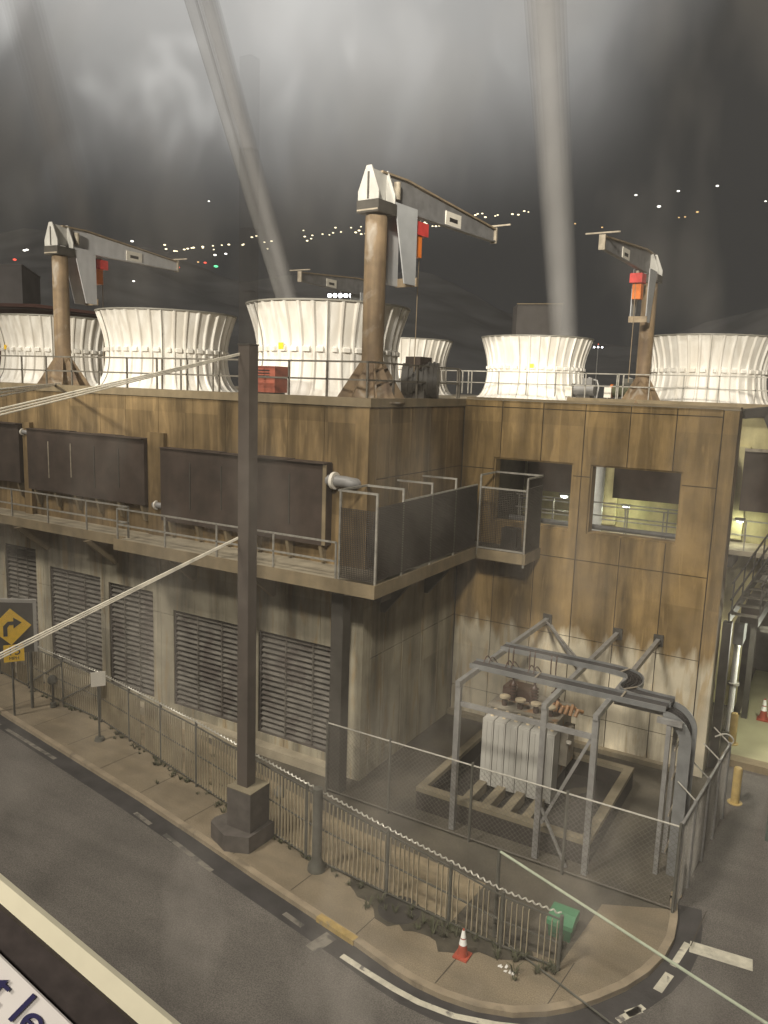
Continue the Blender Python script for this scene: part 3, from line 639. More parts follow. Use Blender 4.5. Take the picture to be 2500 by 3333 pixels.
# ------------------------------------------------------------------ jib cranes
def make_crane():
    t = thing('jib_crane', (0, 0, 0), 'x', 'jib crane', 'jib cranes on the roof', True)
    MB().lathe([(0.30, 0), (0.30, 4.9), (0.24, 5.05), (0, 5.06)], (0, 0, 0), 20).build('post', 'rust', t, True)
    g = MB()
    for k in range(4):
        a = math.pi/4+k*math.pi/2; d = Vector((math.cos(a), math.sin(a), 0)); q = Vector((-d.y, d.x, 0))*0.02
        g.prism([d*0.28+q, d*0.98+q, d*0.98+q+Vector((0, 0, 0.08)), d*0.30+q+Vector((0, 0, 1.15))], -2*q)
    g.lathe([(0.95, 0), (0.95, 0.04), (0, 0.04)], (0, 0, 0), 20)
    g.lathe([(0.85, 0.04), (0.32, 1.05), (0.30, 1.05)], (0, 0, 0), 4)
    g.build('gusset_base', 'rust', t)
    # head: pentagon plates across the post, boom along +Y
    h = MB()
    for y0, y1 in ((-0.40, -0.36), (0.34, 0.38)):
        h.prism([(-0.34, y0, 5.30), (0.34, y0, 5.30), (0.34, y0, 5.52), (0.08, y0, 6.16), (-0.08, y0, 6.16), (-0.34, y0, 5.52)], (0, y1-y0, 0))
    h.box(-0.05, 0.05, -0.36, 0.34, 5.4, 6.1)
    hd = h.build('head', 'crane', t)
    MB().box(-0.03, 0.03, -0.415, -0.402, 5.32, 6.0).build('head_stain', 'steel', hd)
    MB().box(-0.36, 0.36, -0.42, 0.42, 4.98, 5.29).build('collar', 'steel', t)
    MB().box(-0.34, 0.34, -0.435, -0.422, 5.02, 5.06).build('collar_trim', 'edge', t)
    for sx in (-0.33, 0.29):
        MB().prism([(sx, 0.40, 5.36), (sx, 1.48, 5.36), (sx, 1.50, 3.30), (sx, 0.95, 3.30)], (0.04, 0, 0)).build('hanger_plate', 'bluegrey', t)
    MB().box(-0.36, 0.36, 1.49, 1.54, 3.28, 3.52).build('foot_bar', 'tanm', t)
    b = MB()
    b.prism([(-0.02, 0.38, 5.30), (-0.02, 1.0, 5.30), (-0.02, 6.6, 5.36), (-0.02, 6.6, 5.72), (-0.02, 2.0, 6.02), (-0.02, 1.2, 6.10), (-0.02, 0.2, 6.08)], (0.04, 0, 0))
    b.prism([(-0.10, 1.0, 5.262), (-0.10, 1.0, 5.302), (-0.10, 6.6, 5.362), (-0.10, 6.6, 5.322)], (0.20, 0, 0))
    bo = b.build('boom', 'boom', t)
    m = MB().bar((0, 0.1, 6.10), (0, 1.3, 6.13), 0.20, 0.05); m.bar((0, 1.3, 6.13), (0, 6.62, 5.73), 0.20, 0.05); m.build('top_flange', 'tanm', bo)
    MB().box(-0.11, 0.11, 6.58, 6.66, 5.28, 5.78).build('end_stop', 'edge', bo)
    MB().bar((-0.6, 6.62, 5.84), (0.6, 6.62, 5.84), 0.05).build('end_bar', 'edge', bo)
    for sx in (-0.055, 0.025):
        pl = MB().box(sx, sx+0.03, 3.45, 4.35, 5.30, 5.74).build('capacity_plate', 'white', bo)
        MB().box(sx-0.003 if sx < 0 else sx+0.025, sx+0.005 if sx < 0 else sx+0.033, 3.66, 4.14, 5.46, 5.58).build('plate_mark', 'black', pl)
    MB().tube([(0.12, 0.75, 5.5), (0.12, 0.75, 5.95)], 0.10, 10).build('cable_drum', 'edge', bo, True)
    ho = MB().box(-0.24, 0.24, 1.62, 2.22, 4.74, 5.10).build('hoist', 'red', t)
    MB().box(-0.17, 0.17, 1.65, 2.0, 4.14, 4.735).build('chain_bag', 'orange', ho)
    MB().box(-0.05, 0.05, 1.8, 2.1, 5.105, 5.21).build('hoist_trolley', 'edge', ho)
    MB().tube([(0.03, 2.1, 4.74), (-0.02, 2.15, 3.2), (0.0, 2.1, 0.9)], 0.014, 6).build('chain', 'tanm', ho)
    return t
cr = make_crane()
cranes = [(-11.56, 18.82, -5, 'rusty jib crane in the centre with its dark boom reaching back over the stacks'), (-26.93, 20.62, 4, 'leftmost jib crane with pale boom, grey hanger plate and red-orange hoist'),
          (-23.9, 38.4, 181, 'far jib crane mostly hidden behind the centre crane post, only its boom showing'), (-7.75, 34.35, 178, 'jib crane at the right end beside the cut-off stack, boom pointing forward')]
for k, (x, y, a, lab) in enumerate(cranes):
    o = cr if k == 0 else dup(cr); o.location = (x, y, 10.50); o.rotation_euler = (0, 0, R(a)); o['label'] = lab
    for ch in list(o.children):
        nm = ch.name.split('.')[0]
        if k == 1 and nm in ('boom', 'hanger_plate'):        # light on this crane put into a paler colour
            ch.material_slots[0].link = 'OBJECT'; ch.material_slots[0].material = M['litboom']
        if k == 2 and nm in ('hoist', 'chain'):               # no hoist hangs on the far crane
            for g in list(ch.children): bpy.data.objects.remove(g)
            bpy.data.objects.remove(ch)
# ------------------------------------------------------------------ roof machines
rb = thing('red_motor', (-14.6, 18.6, 10.5), 'faded red boxy motor on the roof half hidden by the dark pole', 'motor')
B(-15.55, -14.55, 18.3, 18.9, 10.66, 11.08).build('casing', 'redmotor', rb); B(-15.6, -14.5, 18.25, 18.95, 11.085, 11.42).build('hood', 'redmotor', rb)
for z in (11.12, 11.2, 11.28): B(-15.5, -14.7, 18.235, 18.246, z, z+0.03).build('vent_slot', 'black', rb)
B(-15.5, -14.6, 18.35, 18.85, 10.505, 10.655).build('skid', 'steel', rb)
MB().tube([(-15.62, 18.6, 10.9), (-15.56, 18.6, 10.9)], 0.2, 14).build('guard', 'bol', rb, True)
eq = thing('gear_motor', (-11.6, 21.3, 10.5), 'bulky dark gear motor on the roof just right of the centre crane base', 'motor')
MB().tube([(-11.9, 21.2, 11.15), (-10.9, 21.6, 11.15)], [0.52, 0.55], 18).build('barrel', 'steel', eq, True)
B(-11.85, -11.05, 21.0, 21.8, 10.50, 10.9).build('skid', 'steel', eq); B(-11.7, -11.2, 20.95, 21.7, 11.5, 11.85).build('gearbox', 'dark', eq)
for k in range(6): MB().tube([(-11.75+k*0.14, 21.26+k*0.056, 11.15), (-11.71+k*0.14, 21.276+k*0.056, 11.15)], 0.585, 18).build('cooling_fin', 'steel', eq, True)
for x, y, lab in ((-8.75, 35.6, 'greenish motor with an orange guard and white switch box beside the right crane post'), (-11.0, 37.2, 'silvery motor and pipe bend standing between the two far right stacks'), (-20.0, 36.3, 'small dark motor by the gated railing left of the lone stack')):
    e = thing('fan_motor', (x, y, 10.5), lab, 'motor', 'fan motors on the rear roof')
    g = MB().tube([(x-0.5, y, 11.05), (x+0.45, y, 11.05)], 0.27, 14).build('barrel', 'pipe' if y > 36 else 'weeds', e, True)
    B(x-0.35, x+0.3, y-0.25, y+0.25, 10.53, 10.80).build('skid', 'steel', e)
    B(x-0.1, x+0.35, y-0.2, y+0.2, 11.30, 11.6).build('terminal_box', 'fpost' if y < 36 else 'pipe', e)
    MB().tube([(x-0.62, y, 11.05), (x-0.51, y, 11.05)], 0.30, 14).build('guard', 'orange' if y < 36 else 'steel', e, True)
    B(x-0.75, x-0.45, y-0.62, y-0.5, 10.75, 11.2).build('switch_box', 'white', e); B(x-0.62, x-0.58, y-0.58, y-0.54, 10.50, 10.745).build('stand', 'rail', e)
    MB().tube([(x+0.5, y+0.1, 10.5), (x+0.6, y+0.1, 11.2), (x+0.5, y+0.1, 11.5), (x+0.1, y+0.1, 11.62)], 0.05, 8).build('conduit', 'galv', e, True)
#@@YARD
# ------------------------------------------------------------------ transformer in its containment
pit = thing('containment_curb', (-7, 20.4, 0), 'low tan concrete containment curb round the transformer with dark sides', 'curb')
px0, px1, py0, py1 = -8.78, -4.18, 17.12, 21.5
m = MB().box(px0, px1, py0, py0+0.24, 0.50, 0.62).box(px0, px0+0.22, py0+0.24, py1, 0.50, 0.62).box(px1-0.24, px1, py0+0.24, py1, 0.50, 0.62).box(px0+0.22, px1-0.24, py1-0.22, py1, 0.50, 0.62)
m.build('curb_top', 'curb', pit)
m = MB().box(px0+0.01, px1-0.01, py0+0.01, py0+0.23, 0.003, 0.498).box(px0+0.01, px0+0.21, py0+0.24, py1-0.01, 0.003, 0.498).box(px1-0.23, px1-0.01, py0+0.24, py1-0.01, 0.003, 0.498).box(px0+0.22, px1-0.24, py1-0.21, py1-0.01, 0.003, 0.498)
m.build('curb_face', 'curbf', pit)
B(px0+0.23, px1-0.25, py0+0.25, py1-0.23, 0.004, 0.06).build('pit_floor', 'pit', pit)
for k in range(4): B(-7.75+k*0.55, -7.52+k*0.55, py0+0.245, py0+1.78, 0.061, 0.34).build('pit_pier', 'curb', pit)
tr = thing('transformer', (-6.85, 20, 0.44), 'pale grey finned power transformer with rusty top and brown bushings', 'transformer')
B(-7.75, -5.85, 19.45, 20.75, 0.55, 2.30).build('tank', 'xfd', tr)
B(-7.72, -5.9, 19.42, 20.7, 0.062, 0.545).build('skid_base', 'steel', tr)
for k in range(6):
    x = -7.76+k*0.34
    r = MB().box(x+0.012, x+0.326, 18.92, 19.40, 0.24, 2.14)
    for q in range(2): r.box(x+0.05+q*0.14, x+0.15+q*0.14, 18.905, 18.919, 0.30, 2.08)
    ro = r.build('radiator', 'xf', tr)
    MB().tube([(x+0.17, 19.2, 2.142), (x+0.17, 19.2, 2.23), (x+0.17, 19.46, 2.24)], 0.05, 10).build('header_pipe', 'cream', ro, True)
B(-7.82, -5.80, 19.40, 20.82, 2.301, 2.36).build('tank_lid', 'xfd', tr)
B(-7.7, -6.9, 20.15, 20.75, 2.361, 2.66).build('conservator', 'porc', tr)
for k, (x, y, hh) in enumerate(((-7.35, 20.05, 0.62), (-6.75, 20.1, 0.66), (-6.15, 20.12, 0.60))):
    p = [(0.085, 0)]
    for i in range(6): p += [(0.13, 0.03+i*0.085), (0.075, 0.07+i*0.085)]
    p += [(0.04, 0.56), (0.03, hh+0.05), (0, hh+0.05)]
    MB().lathe(p, (x, y, 2.361), 12).build('bushing', 'porc', tr, True)
for k, x in enumerate((-7.40, -6.95, -6.5, -6.1)):
    b = MB().lathe([(0.075, 0), (0.09, 0.10), (0.07, 0.16), (0.06, 0.2), (0, 0.2)], (x, 19.58, 2.361), 12).build('low_bushing', 'porc', tr, True)
    MB().lathe([(0.05, 0), (0.15, 0.02), (0.15, 0.07), (0.06, 0.10), (0, 0.10)], (x, 19.58, 2.565), 12).build('cap', 'cream', b, True)
m = MB()
for k in range(7):
    x = -6.35+0.14*k; m.tube([(x, 19.9, 2.37), (x+0.03, 20.0, 2.52+0.05*(k % 3)), (x+0.12, 20.15, 2.45)], 0.055, 8)
m.build('terminal_lug', 'copper', tr, True)
B(-5.845, -5.60, 19.7, 20.3, 1.0, 2.0).build('control_cabinet', 'xfd', tr); MB().lathe([(0.07, 0), (0.07, 0.05), (0, 0.05)], (-5.55, 19.62, 1.72), 12).build('gauge', 'white', tr, True)
# steel gantry that carries the cable trays
gan = thing('cable_gantry', (-5.9, 17, 0), 'grey steel gantry of posts and arms bracketed to the wall over the transformer', 'gantry')
ZB = 3.80
gx = [-7.55, -5.36, -4.17]; yp = 16.8
for x, zt in zip(gx, (3.87, 3.82, 3.85)):
    MB().bar((x, yp, 0.003), (x, yp, zt-0.075), 0.135).build('post', 'galv', gan)
    MB().bar((x, yp-0.1, zt), (x, YW-0.06, zt), 0.115, 0.13).build('arm', 'galv', gan)
    MB().box(x-0.14, x+0.14, YW-0.058, YW-0.004, zt-0.16, zt+0.18).build('wall_bracket', 'steel', gan)
    MB().bar((x, YW-0.06, zt-0.09), (x, YW-0.9, 3.0), 0.07) if x < -9 else None
MB().bar((-7.47, yp, 3.35), (-4.25, yp, 3.35), 0.09, 0.11).build('cross_rail', 'galv', gan)
MB().bar((-5.28, yp+0.02, 0.9), (-4.25, yp+0.02, 3.3), 0.07).build('brace', 'galv', gan)
MB().bar((-5.28, yp-0.02, 1.3), (-4.6, yp-0.02, 0.02), 0.06).build('brace', 'galv', gan)
MB().bar((-7.47, 22.9, 3.93), (-5.44, 19.8, 3.93), 0.05).build('brace', 'galv', gan)
MB().bar((-7.42, YW-0.06, 3.72), (-6.3, YW-0.4, 2.6), 0.08).build('brace', 'galv', gan)
# two cable trays, bending and joining before they drop to the ground
def tray(name, lab, pts, w, h):
    t = thing(name, tuple(pts[0]), lab, 'cable tray', 'cable trays on the gantry'); pts = [Vector(p) for p in pts]
    a, b = off2(pts, w/2), off2(pts, -w/2)
    fl = MB(); n = len(pts)
    def lift(p, dz): return (p.x, p.y, p.z+dz)
    fl.add([lift(p, 0) for p in a]+[lift(p, 0) for p in b]+[lift(p, 0.02) for p in a]+[lift(p, 0.02) for p in b],
           [(2*n+i, 2*n+i+1, 3*n+i+1, 3*n+i) for i in range(n-1)]+[(i+1, i, n+i, n+i+1) for i in range(n-1)])
    fl.build('tray_floor', 'steel', t)
    for side in (a, b):
        m = MB()
        for p, q in zip(side, side[1:]): m.bar(lift(p, h/2), lift(q, h/2), 0.03, h)
        m.build('side_rail', 'tray', t)
    m = MB()
    for k in range(4):
        o = off2(pts, w*(-0.3+0.2*k)); m.tube([lift(p, 0.065) for p in o], 0.036, 6)
    m.build('cable', 'black', t, True)
    for i in range(n//3, n-1, n//3+1): MB().bar(lift(a[i], h), lift(b[i], h), 0.04, 0.02).build('tray_strap', 'edge', t)
    return t
def smooth(pts, it=3):
    pts = [Vector(p) for p in pts]
    for _ in range(it):
        o = [pts[0]]
        for a, b in zip(pts, pts[1:]): o += [a.lerp(b, 0.25), a.lerp(b, 0.75)]
        pts = o+[pts[-1]]
    return pts
ZT = 3.89
tA = [(-7.75, 18.05, ZT), (-5.0, 18.05, ZT), (-3.55, 18.05, ZT), (-2.85, 18.02, ZT)]
tB = smooth([(-7.62, 19.78, ZT), (-5.0, 19.82, ZT), (-4.05, 19.72, ZT), (-3.85, 19.1, ZT), (-4.0, 18.55, ZT), (-3.4, 18.42, ZT), (-2.85, 18.40, ZT)], 3)
ta = tray('cable_tray', 'straight front cable tray running level over the transformer', [Vector((-7.75+0.35*i, 18.05, ZT)) for i in range(14)]+[Vector((-2.90, 18.05, ZT))], 0.42, 0.13)
tb = tray('cable_tray', 'rear cable tray with an S bend that swings in beside the front tray', tB, 0.40, 0.13)
# shared drop
drop = thing('cable_drop', (-2.75, 18.2, 0), 'curved cable duct dropping from the tray ends to the ground by the fence', 'cable duct', None)
RO, RI = 0.62, 0.37
def arcxz(rad): return [(-2.95, ZT-0.62+rad)]+[(-2.93+rad*math.sin(a), ZT-0.62+rad*math.cos(a)) for a in [math.pi/2*q/14 for q in range(15)]]+[(-2.93+rad, 0.003)]
arc = arcxz(RO-0.14)
for y0, y1 in ((17.84, 17.875), (18.575, 18.61)):
    m = MB(); po, pi_ = arcxz(RO+0.02), arcxz(RI)
    for (a0, a1), (b0, b1) in zip(zip(po, po[1:]), zip(pi_, pi_[1:])):
        m.prism([(a0[0], y0, a0[1]), (b0[0], y0, b0[1]), (b1[0], y0, b1[1]), (a1[0], y0, a1[1])], (0, y1-y0, 0))
    m.build('side_rail', 'tray', drop)
m = MB()
for k in range(5):
    y = 17.98+0.13*k; m.tube([(x, y, max(0.004, z)) for x, z in arc], 0.055, 8)
m.build('cable', 'black', drop, True)
m = MB()
for z in (0.5, 1.4, 2.3, 3.0): MB().box(-2.65, -2.62, 17.88, 18.57, z, z+0.05).build('rung', 'edge', drop)
for y in (17.75, 18.75): MB().bar((-2.78, y, 0.003), (-2.78, y, ZT-0.25), 0.10).build('drop_post', 'galv', drop)
MB().bar((-3.05, 17.75, ZT-0.17), (-2.5, 17.75, ZT-0.17), 0.1, 0.12).build('drop_arm', 'galv', drop)
MB().bar((-4.10, 18.05, ZT-0.10), (-2.84, 18.05, ZT-0.12), 0.09, 0.09).build('drop_arm', 'galv', drop)
# flexible leads from the trays down to the bushings
for k, (x, y) in enumerate(((-7.35, 20.05), (-6.75, 20.1), (-6.15, 20.12))):
    m = MB()
    for q in range(2):
        x1 = x+0.14*q-0.05; m.tube(smooth([(x1, 19.72+0.06*q, ZT+0.03), (x1+0.03, 19.62, ZT+0.18), (x1+0.05, 19.52, ZT+0.0), (x1+0.03, 19.6, 3.4), (x, y, 2.361+0.66)], 2), 0.018, 6)
        m.tube(smooth([(x1-0.1, 18.1, ZT+0.05), (x1-0.08, 18.3, ZT+0.28), (x1-0.05, 18.5, ZT+0.1), (x1, 19.3, 3.3), (x, y-0.02, 2.361+0.64)], 2), 0.016, 6)
    o = m.build('flexible_lead', 'porc', None, True)
    tag(o, ('bundle of dark leads dropping from the trays to the left transformer bushing', 'bundle of dark leads dropping from the trays to the middle transformer bushing', 'bundle of dark leads dropping from the trays to the right transformer bushing')[k], 'cable', 'leads to the transformer')
# ------------------------------------------------------------------ fences
yf = thing('chainlink_fence', (-7, 16.5, 0), 'thin chain-link fence with a pale top wire across the transformer yard', 'fence')
pts = [Vector((-11.2, 16.5, 0)), Vector((-9.25, 16.5, 0)), Vector((-6.95, 16.5, 0)), Vector((-4.6, 16.5, 0)), Vector((-2.16, 16.5, 0))]
for i, p in enumerate(pts):
    MB().tube([(p.x, p.y, 0.003), (p.x, p.y, 2.08)], 0.035, 10).build('post', 'fpost', yf, True)
MB().tube([(p.x, p.y, 2.0) for p in pts], 0.020, 8).build('top_wire', 'wire', yf, True)
MB().tube([(p.x, p.y, 0.10) for p in pts], 0.015, 8).build('bottom_wire', 'cwire', yf, True)
grid_wire(MB(), (-11.2, 16.5, 0.08), (1, 0, 0), (0, 0, 1), 9.0, 1.9, 0.13, 0.005, True).build('mesh', 'cwire', yf)
sf = thing('side_fence', (-2.2, 18, 0), 'chain-link fence running back toward the wall with angled outrigger arms', 'fence')
s0, s1 = Vector((-2.16, 16.5, 0)), Vector((-1.82, 21.4, 0)); sdir = (s1-s0).normalized(); SL = (s1-s0).length
for q in (0.02, 0.26, 0.52, 0.76, 1.0):
    p = s0.lerp(s1, q)
    MB().tube([(p.x, p.y, Z0), (p.x, p.y, 2.05)], 0.045, 10).build('post', 'galv', sf, True)
    if q > 0.1: MB().tube([(p.x, p.y, 2.02), (p.x-0.42, p.y+0.02, 2.36)], 0.018, 8).build('outrigger', 'wire', sf, True)
MB().tube([(s0.x, s0.y, 1.99), (s1.x, s1.y, 1.99)], 0.035, 8).build('top_rail', 'galv', sf, True)
grid_wire(MB(), s0, sdir, (0, 0, 1), SL, 1.97, 0.11, 0.008, True).build('mesh', 'cwire', sf)
MB().tube(smooth([(s1.x-0.35, s1.y-0.2, 2.2), (s1.x-0.1, s1.y, 2.3), (s1.x+0.12, s1.y, 2.15), (s1.x, s1.y, 1.95)], 2), 0.02, 6).build('tie_wire', 'wire', sf, True)
# roadside fence with upright tan slats and a coil of wire on top
ff = thing('slatted_fence', (-14, 15, 0), 'long roadside fence of tan upright slats with twisted wire along its top', 'fence')
fp = []
for a, b in zip(fline, fline[1:]):
    n = max(1, round((b-a).length/2.1)); fp += [a.lerp(b, i/n) for i in range(n)]
fp.append(fline[-1])
def hf(p):
    for a, ha, b, hb in zip(fline, ftop, fline[1:], ftop[1:]):
        if a.x-1e-6 <= p.x <= b.x+1e-6: return ha+(hb-ha)*(p.x-a.x)/(b.x-a.x)-0.10
    return 1.6
for i, p in enumerate(fp):
    MB().tube([(p.x, p.y, 0.003), (p.x, p.y, hf(p)+0.06)], 0.038, 10).build('post', 'fpost', ff, True)
for a, b in zip(fp, fp[1:]):
    d = (b-a).normalized(); L = (b-a).length; n = int(L/0.115); m = MB()
    for i in range(n):
        p = a+d*(0.07+i*(L-0.14)/max(1, n-1)); top = hf(p)-0.10+0.02*random.random()
        if random.random() < 0.05: continue
        m.bar((p.x, p.y, 0.12), (p.x+random.uniform(-.006, .006), p.y, top), 0.048, 0.012, (d.x, d.y, 0))
    m.build('slat_panel', 'slat', ff)
    for f_ in (0.97, 0.52, 0.06): MB().bar((a.x, a.y, hf(a)*f_), (b.x, b.y, hf(b)*f_), 0.03).build('rail', 'fpost', ff)
for i in (4, 5):
    if i+1 < len(fp): a, b = fp[i], fp[i+1]; MB().bar((a.x, a.y-0.06, 0.2), (b.x, b.y-0.06, hf(b)-0.15), 0.04).build('gate_brace', 'fpost', ff)
def helix(path, r, pitch, t):
    out = []; ang = 0
    for a, b in zip(path, path[1:]):
        d = (b-a); L = d.length; d.normalize(); q = Vector((-d.y, d.x, 0)); n = max(2, int(L/pitch*8))
        for i in range(n):
            p = a+d*(L*i/n); th = 2*math.pi*i/8; out.append(p+q*math.cos(th)*r+Vector((0, 0, math.sin(th)*r)))
    return MB().tube(out, t, 4)
hp = [Vector((p.x, p.y, hf(p)+0.09)) for p in fp]
helix(hp, 0.022, 0.14, 0.017).build('twisted_wire', 'wire', ff)
gp = thing('gate_post', tuple(atz(1030, 2830, 0)), 'thick grey-green round gate post on a flared foot in the slatted fence', 'post')
g0 = atz(1030, 2830, 0)
MB().lathe([(0.21, 0), (0.20, 0.12), (0.14, 0.22), (0.115, 0.30), (0.115, 2.0), (0, 2.03)], (g0.x, g0.y, 0.002), 16).build('shaft', 'fpost', gp, True)
cp_ = atz(1205, 2862, 0)
for i, (dx, dz) in enumerate(((0.35, 0.5),)):
    pass
# reflected green line, built as a pipe barrier from the fence end
pb = thing('reflection_rail', (-5.2, 13.9, 0), 'long pale green reflected line, built as pipes, running from the fence end out over the driveway', 'reflection')
e0, e1 = Vector((-5.1, 13.7, 0)), Vector((0.6, 11.55, 0))
MB().tube([(e0.x, e0.y, 1.9), (e1.x, e1.y, 1.9)], 0.026, 8).build('top_streak', mat('pale_green_reflection', (0.36, 0.40, 0.30), 0.5, 0.12, 4), pb, True)
MB().tube([(e0.x, e0.y, 0.06), (e1.x, e1.y, 0.06)], 0.018, 8).build('bottom_streak', 'fpost', pb, True)
for q in (0.0, 0.97): p = e0.lerp(e1, q); MB().tube([(p.x, p.y, Z0), (p.x, p.y, 1.93)], 0.04, 10).build('post', 'fpost', pb, True)  # end posts added for the reflected line
gb = thing('green_bin', (-4.35, 14.2, 0), 'bright green plastic bin with a dark body just inside the fence corner', 'bin')
gl = atz(1800, 3090, 0)+Vector((0, 0.35, 0))
gb.location = gl; gb['base'] = tuple(gl)
MB().prism([(gl.x-0.22, gl.y, 0.003), (gl.x+0.22, gl.y, 0.003), (gl.x+0.24, gl.y, 0.26), (gl.x-0.24, gl.y, 0.26)], (0, 0.42, 0)).build('body', 'dgreen', gb)
MB().prism([(gl.x-0.27, gl.y-0.03, 0.265), (gl.x-0.27, gl.y-0.03, 0.36), (gl.x-0.27, gl.y+0.2, 0.47), (gl.x-0.27, gl.y+0.45, 0.47), (gl.x-0.27, gl.y+0.45, 0.265)], (0.54, 0, 0)).build('lid', 'green', gb)
#@@STREET
# ------------------------------------------------------------------ street furniture
P0 = Vector((-11.62, 13.55, 0))
pol = thing('street_pole', tuple(P0), 'tall plain dark square pole standing on a bulky dark pedestal at the sidewalk', 'pole')
px, py = -11.57, 13.62
B(px-0.155, px+0.155, py-0.15, py+0.15, 1.42, 11.75).build('shaft', 'pole', pol)
B(px-0.17, px+0.17, py-0.165, py+0.165, 11.752, 11.78).build('cap', 'steel', pol)
for z0_, z1_, cl_ in ((11.79, 12.9, 0.72), (12.902, 14.2, 0.82), (14.202, 15.8, 0.91), (15.802, 17.6, 0.96)):
    B(px-0.15, px+0.15, py-0.145, py+0.145, z0_, z1_).build('ghost_shaft', veil('sheer_ghost_shaft', (0.05, 0.045, 0.04), cl_), pol)  # added see-through ghost band above the pole's real top
B(px-0.30, px+0.42, py-0.34, py+0.36, 0.42, 1.40).build('pedestal', 'plinth', pol)
B(px-0.31, px+0.43, py-0.35, py+0.37, 1.402, 1.418).build('pedestal_top', 'curb', pol)
MB().slab([(px-0.78, py-0.25), (px-0.72, py-0.45), (px-0.05, py-0.72), (px+0.50, py-0.48), (px+0.55, py+0.40), (px-0.55, py+0.40)], 0.003, 0.418).build('footing', 'plinth', pol)
bt = atz(815, 2748, 0)
def bollard(p, h, r, m, lab, zb=0.0):
    t = thing('bollard', (p.x, p.y, zb), lab, 'bollard', 'bollards'); MB().lathe([(r, 0), (r, h-0.06), (r*0.8, h-0.015), (0, h)], (p.x, p.y, zb+0.002), 16).build('post', m, t, True)
    MB().lathe([(r*1.7, 0), (r*1.7, 0.02), (0, 0.02)], (p.x, p.y, zb+0.001), 16).build('base_plate', m, t, True); return t
bollard(bt, 0.62, 0.07, 'bolt', 'short tan bollard in front of the dark pole pedestal')
bollard(Vector((-1.63, 22.5, 0)), 1.05, 0.115, 'bol', 'yellow bollard on the dark driveway right of the side fence', Z0)
bollard(Vector((-2.2, 26.5, 0)), 1.05, 0.115, 'bol', 'yellow bollard farther back by the lit court floor', Z0+0.01)
bollard(atz(2185, 2935, 0)+Vector((0.05, 0.3, 0)), 0.9, 0.07, 'bolt', 'short tan bollard at the foot of the side fence corner')
def cone(p, lab, zb, k=1.0):
    t = thing('traffic_cone', (p.x, p.y, zb), lab, 'traffic cone', 'traffic cones')
    B(p.x-0.19*k, p.x+0.19*k, p.y-0.19*k, p.y+0.19*k, zb+0.001, zb+0.045*k).build('base', 'cone', t)
    MB().lathe([(0.14*k, 0.045*k), (0.026*k, 0.76*k), (0.0, 0.765*k)], (p.x, p.y, zb), 18).build('body', 'cone', t, True)
    for a, b in ((0.34, 0.50), (0.53, 0.73)):
        MB().lathe([((0.142-0.159*(a-0.045)+0.004)*k, a*k), ((0.142-0.159*(b-0.045)+0.004)*k, b*k)], (p.x, p.y, zb), 18).build('reflective_band', 'refl', t, True)
    return t
cone(atz(1505, 3112, 0), 'red traffic cone with two white bands standing on the sidewalk corner', 0.0, 0.78)
cone(atz(2483, 2343, Z0)+Vector((0, 0, 0)), 'orange traffic cone on the lit court floor beyond the wall', Z0+0.01)
def lamp_stub(p, lab, h=0.55):
    t = thing('stub_lamp', (p.x, p.y, 0), lab, 'lamp', 'dark stub lamps by the fence')
    MB().tube([(p.x, p.y, 0.002), (p.x, p.y, h)], 0.035, 8).build('stem', 'steel', t, True)
    MB().lathe([(0.0, 0.0), (0.10, 0.02), (0.16, 0.10), (0.15, 0.22), (0.08, 0.30), (0, 0.32)], (p.x, p.y, h), 14).build('head', 'fpost', t, True)
    MB().lathe([(0.10, 0), (0.10, 0.16), (0, 0.18)], (p.x, p.y, 0.002), 12).build('foot', 'fpost', t, True)
lamp_stub(Vector((-10.95, 14.15, 0)), 'dark rounded lamp head on a stem beside the pole pedestal', 1.0)
lamp_stub(Vector((-21.9, 15.95, 0)), 'dark rounded lamp head on a stem near the yellow arrow sign', 0.8)
# arrow sign with speed plate
sg = thing('arrow_sign', (-22.1, 14.75, 0), 'yellow diamond sign with a black right-turn arrow over a yellow 15 MPH plate', 'road sign')
sc_ = atd(35, 2040, 25.0)
n_ = Vector((0.83, -0.55, 0.0)).normalized(); h_ = Vector((-n_.y, n_.x, 0)); v_ = Vector((0, 0, 1))
def onsign(c, pts, d): return [c+h_*a+v_*b+n_*d for a, b in pts]
MB().prism(onsign(sc_, [(-0.60, 0), (0, -0.60), (0.60, 0), (0, 0.60)], 0), n_*0.02).build('diamond_plate', 'yellow', sg)
ar = [(-0.22, -0.30), (-0.10, -0.30), (-0.10, -0.02), (-0.04, 0.06), (0.08, 0.06), (0.08, -0.06), (0.32, 0.12), (0.08, 0.30), (0.08, 0.18), (-0.08, 0.18), (-0.22, 0.04)]
MB().prism(onsign(sc_, ar, 0.022), n_*0.004).build('turn_arrow', 'black', sg)
pc = sc_+v_*-0.86+h_*0.06
MB().prism(onsign(pc, [(-0.30, -0.30), (0.30, -0.30), (0.30, 0.26), (-0.30, 0.26)], 0), n_*0.02).build('speed_plate', 'yellow', sg)
MB().tube([(sc_.x-n_.x*0.05, sc_.y-n_.y*0.05, 0.002), (sc_.x-n_.x*0.05, sc_.y-n_.y*0.05, sc_.z+0.5)], 0.035, 8).build('post', 'fpost', sg, True)
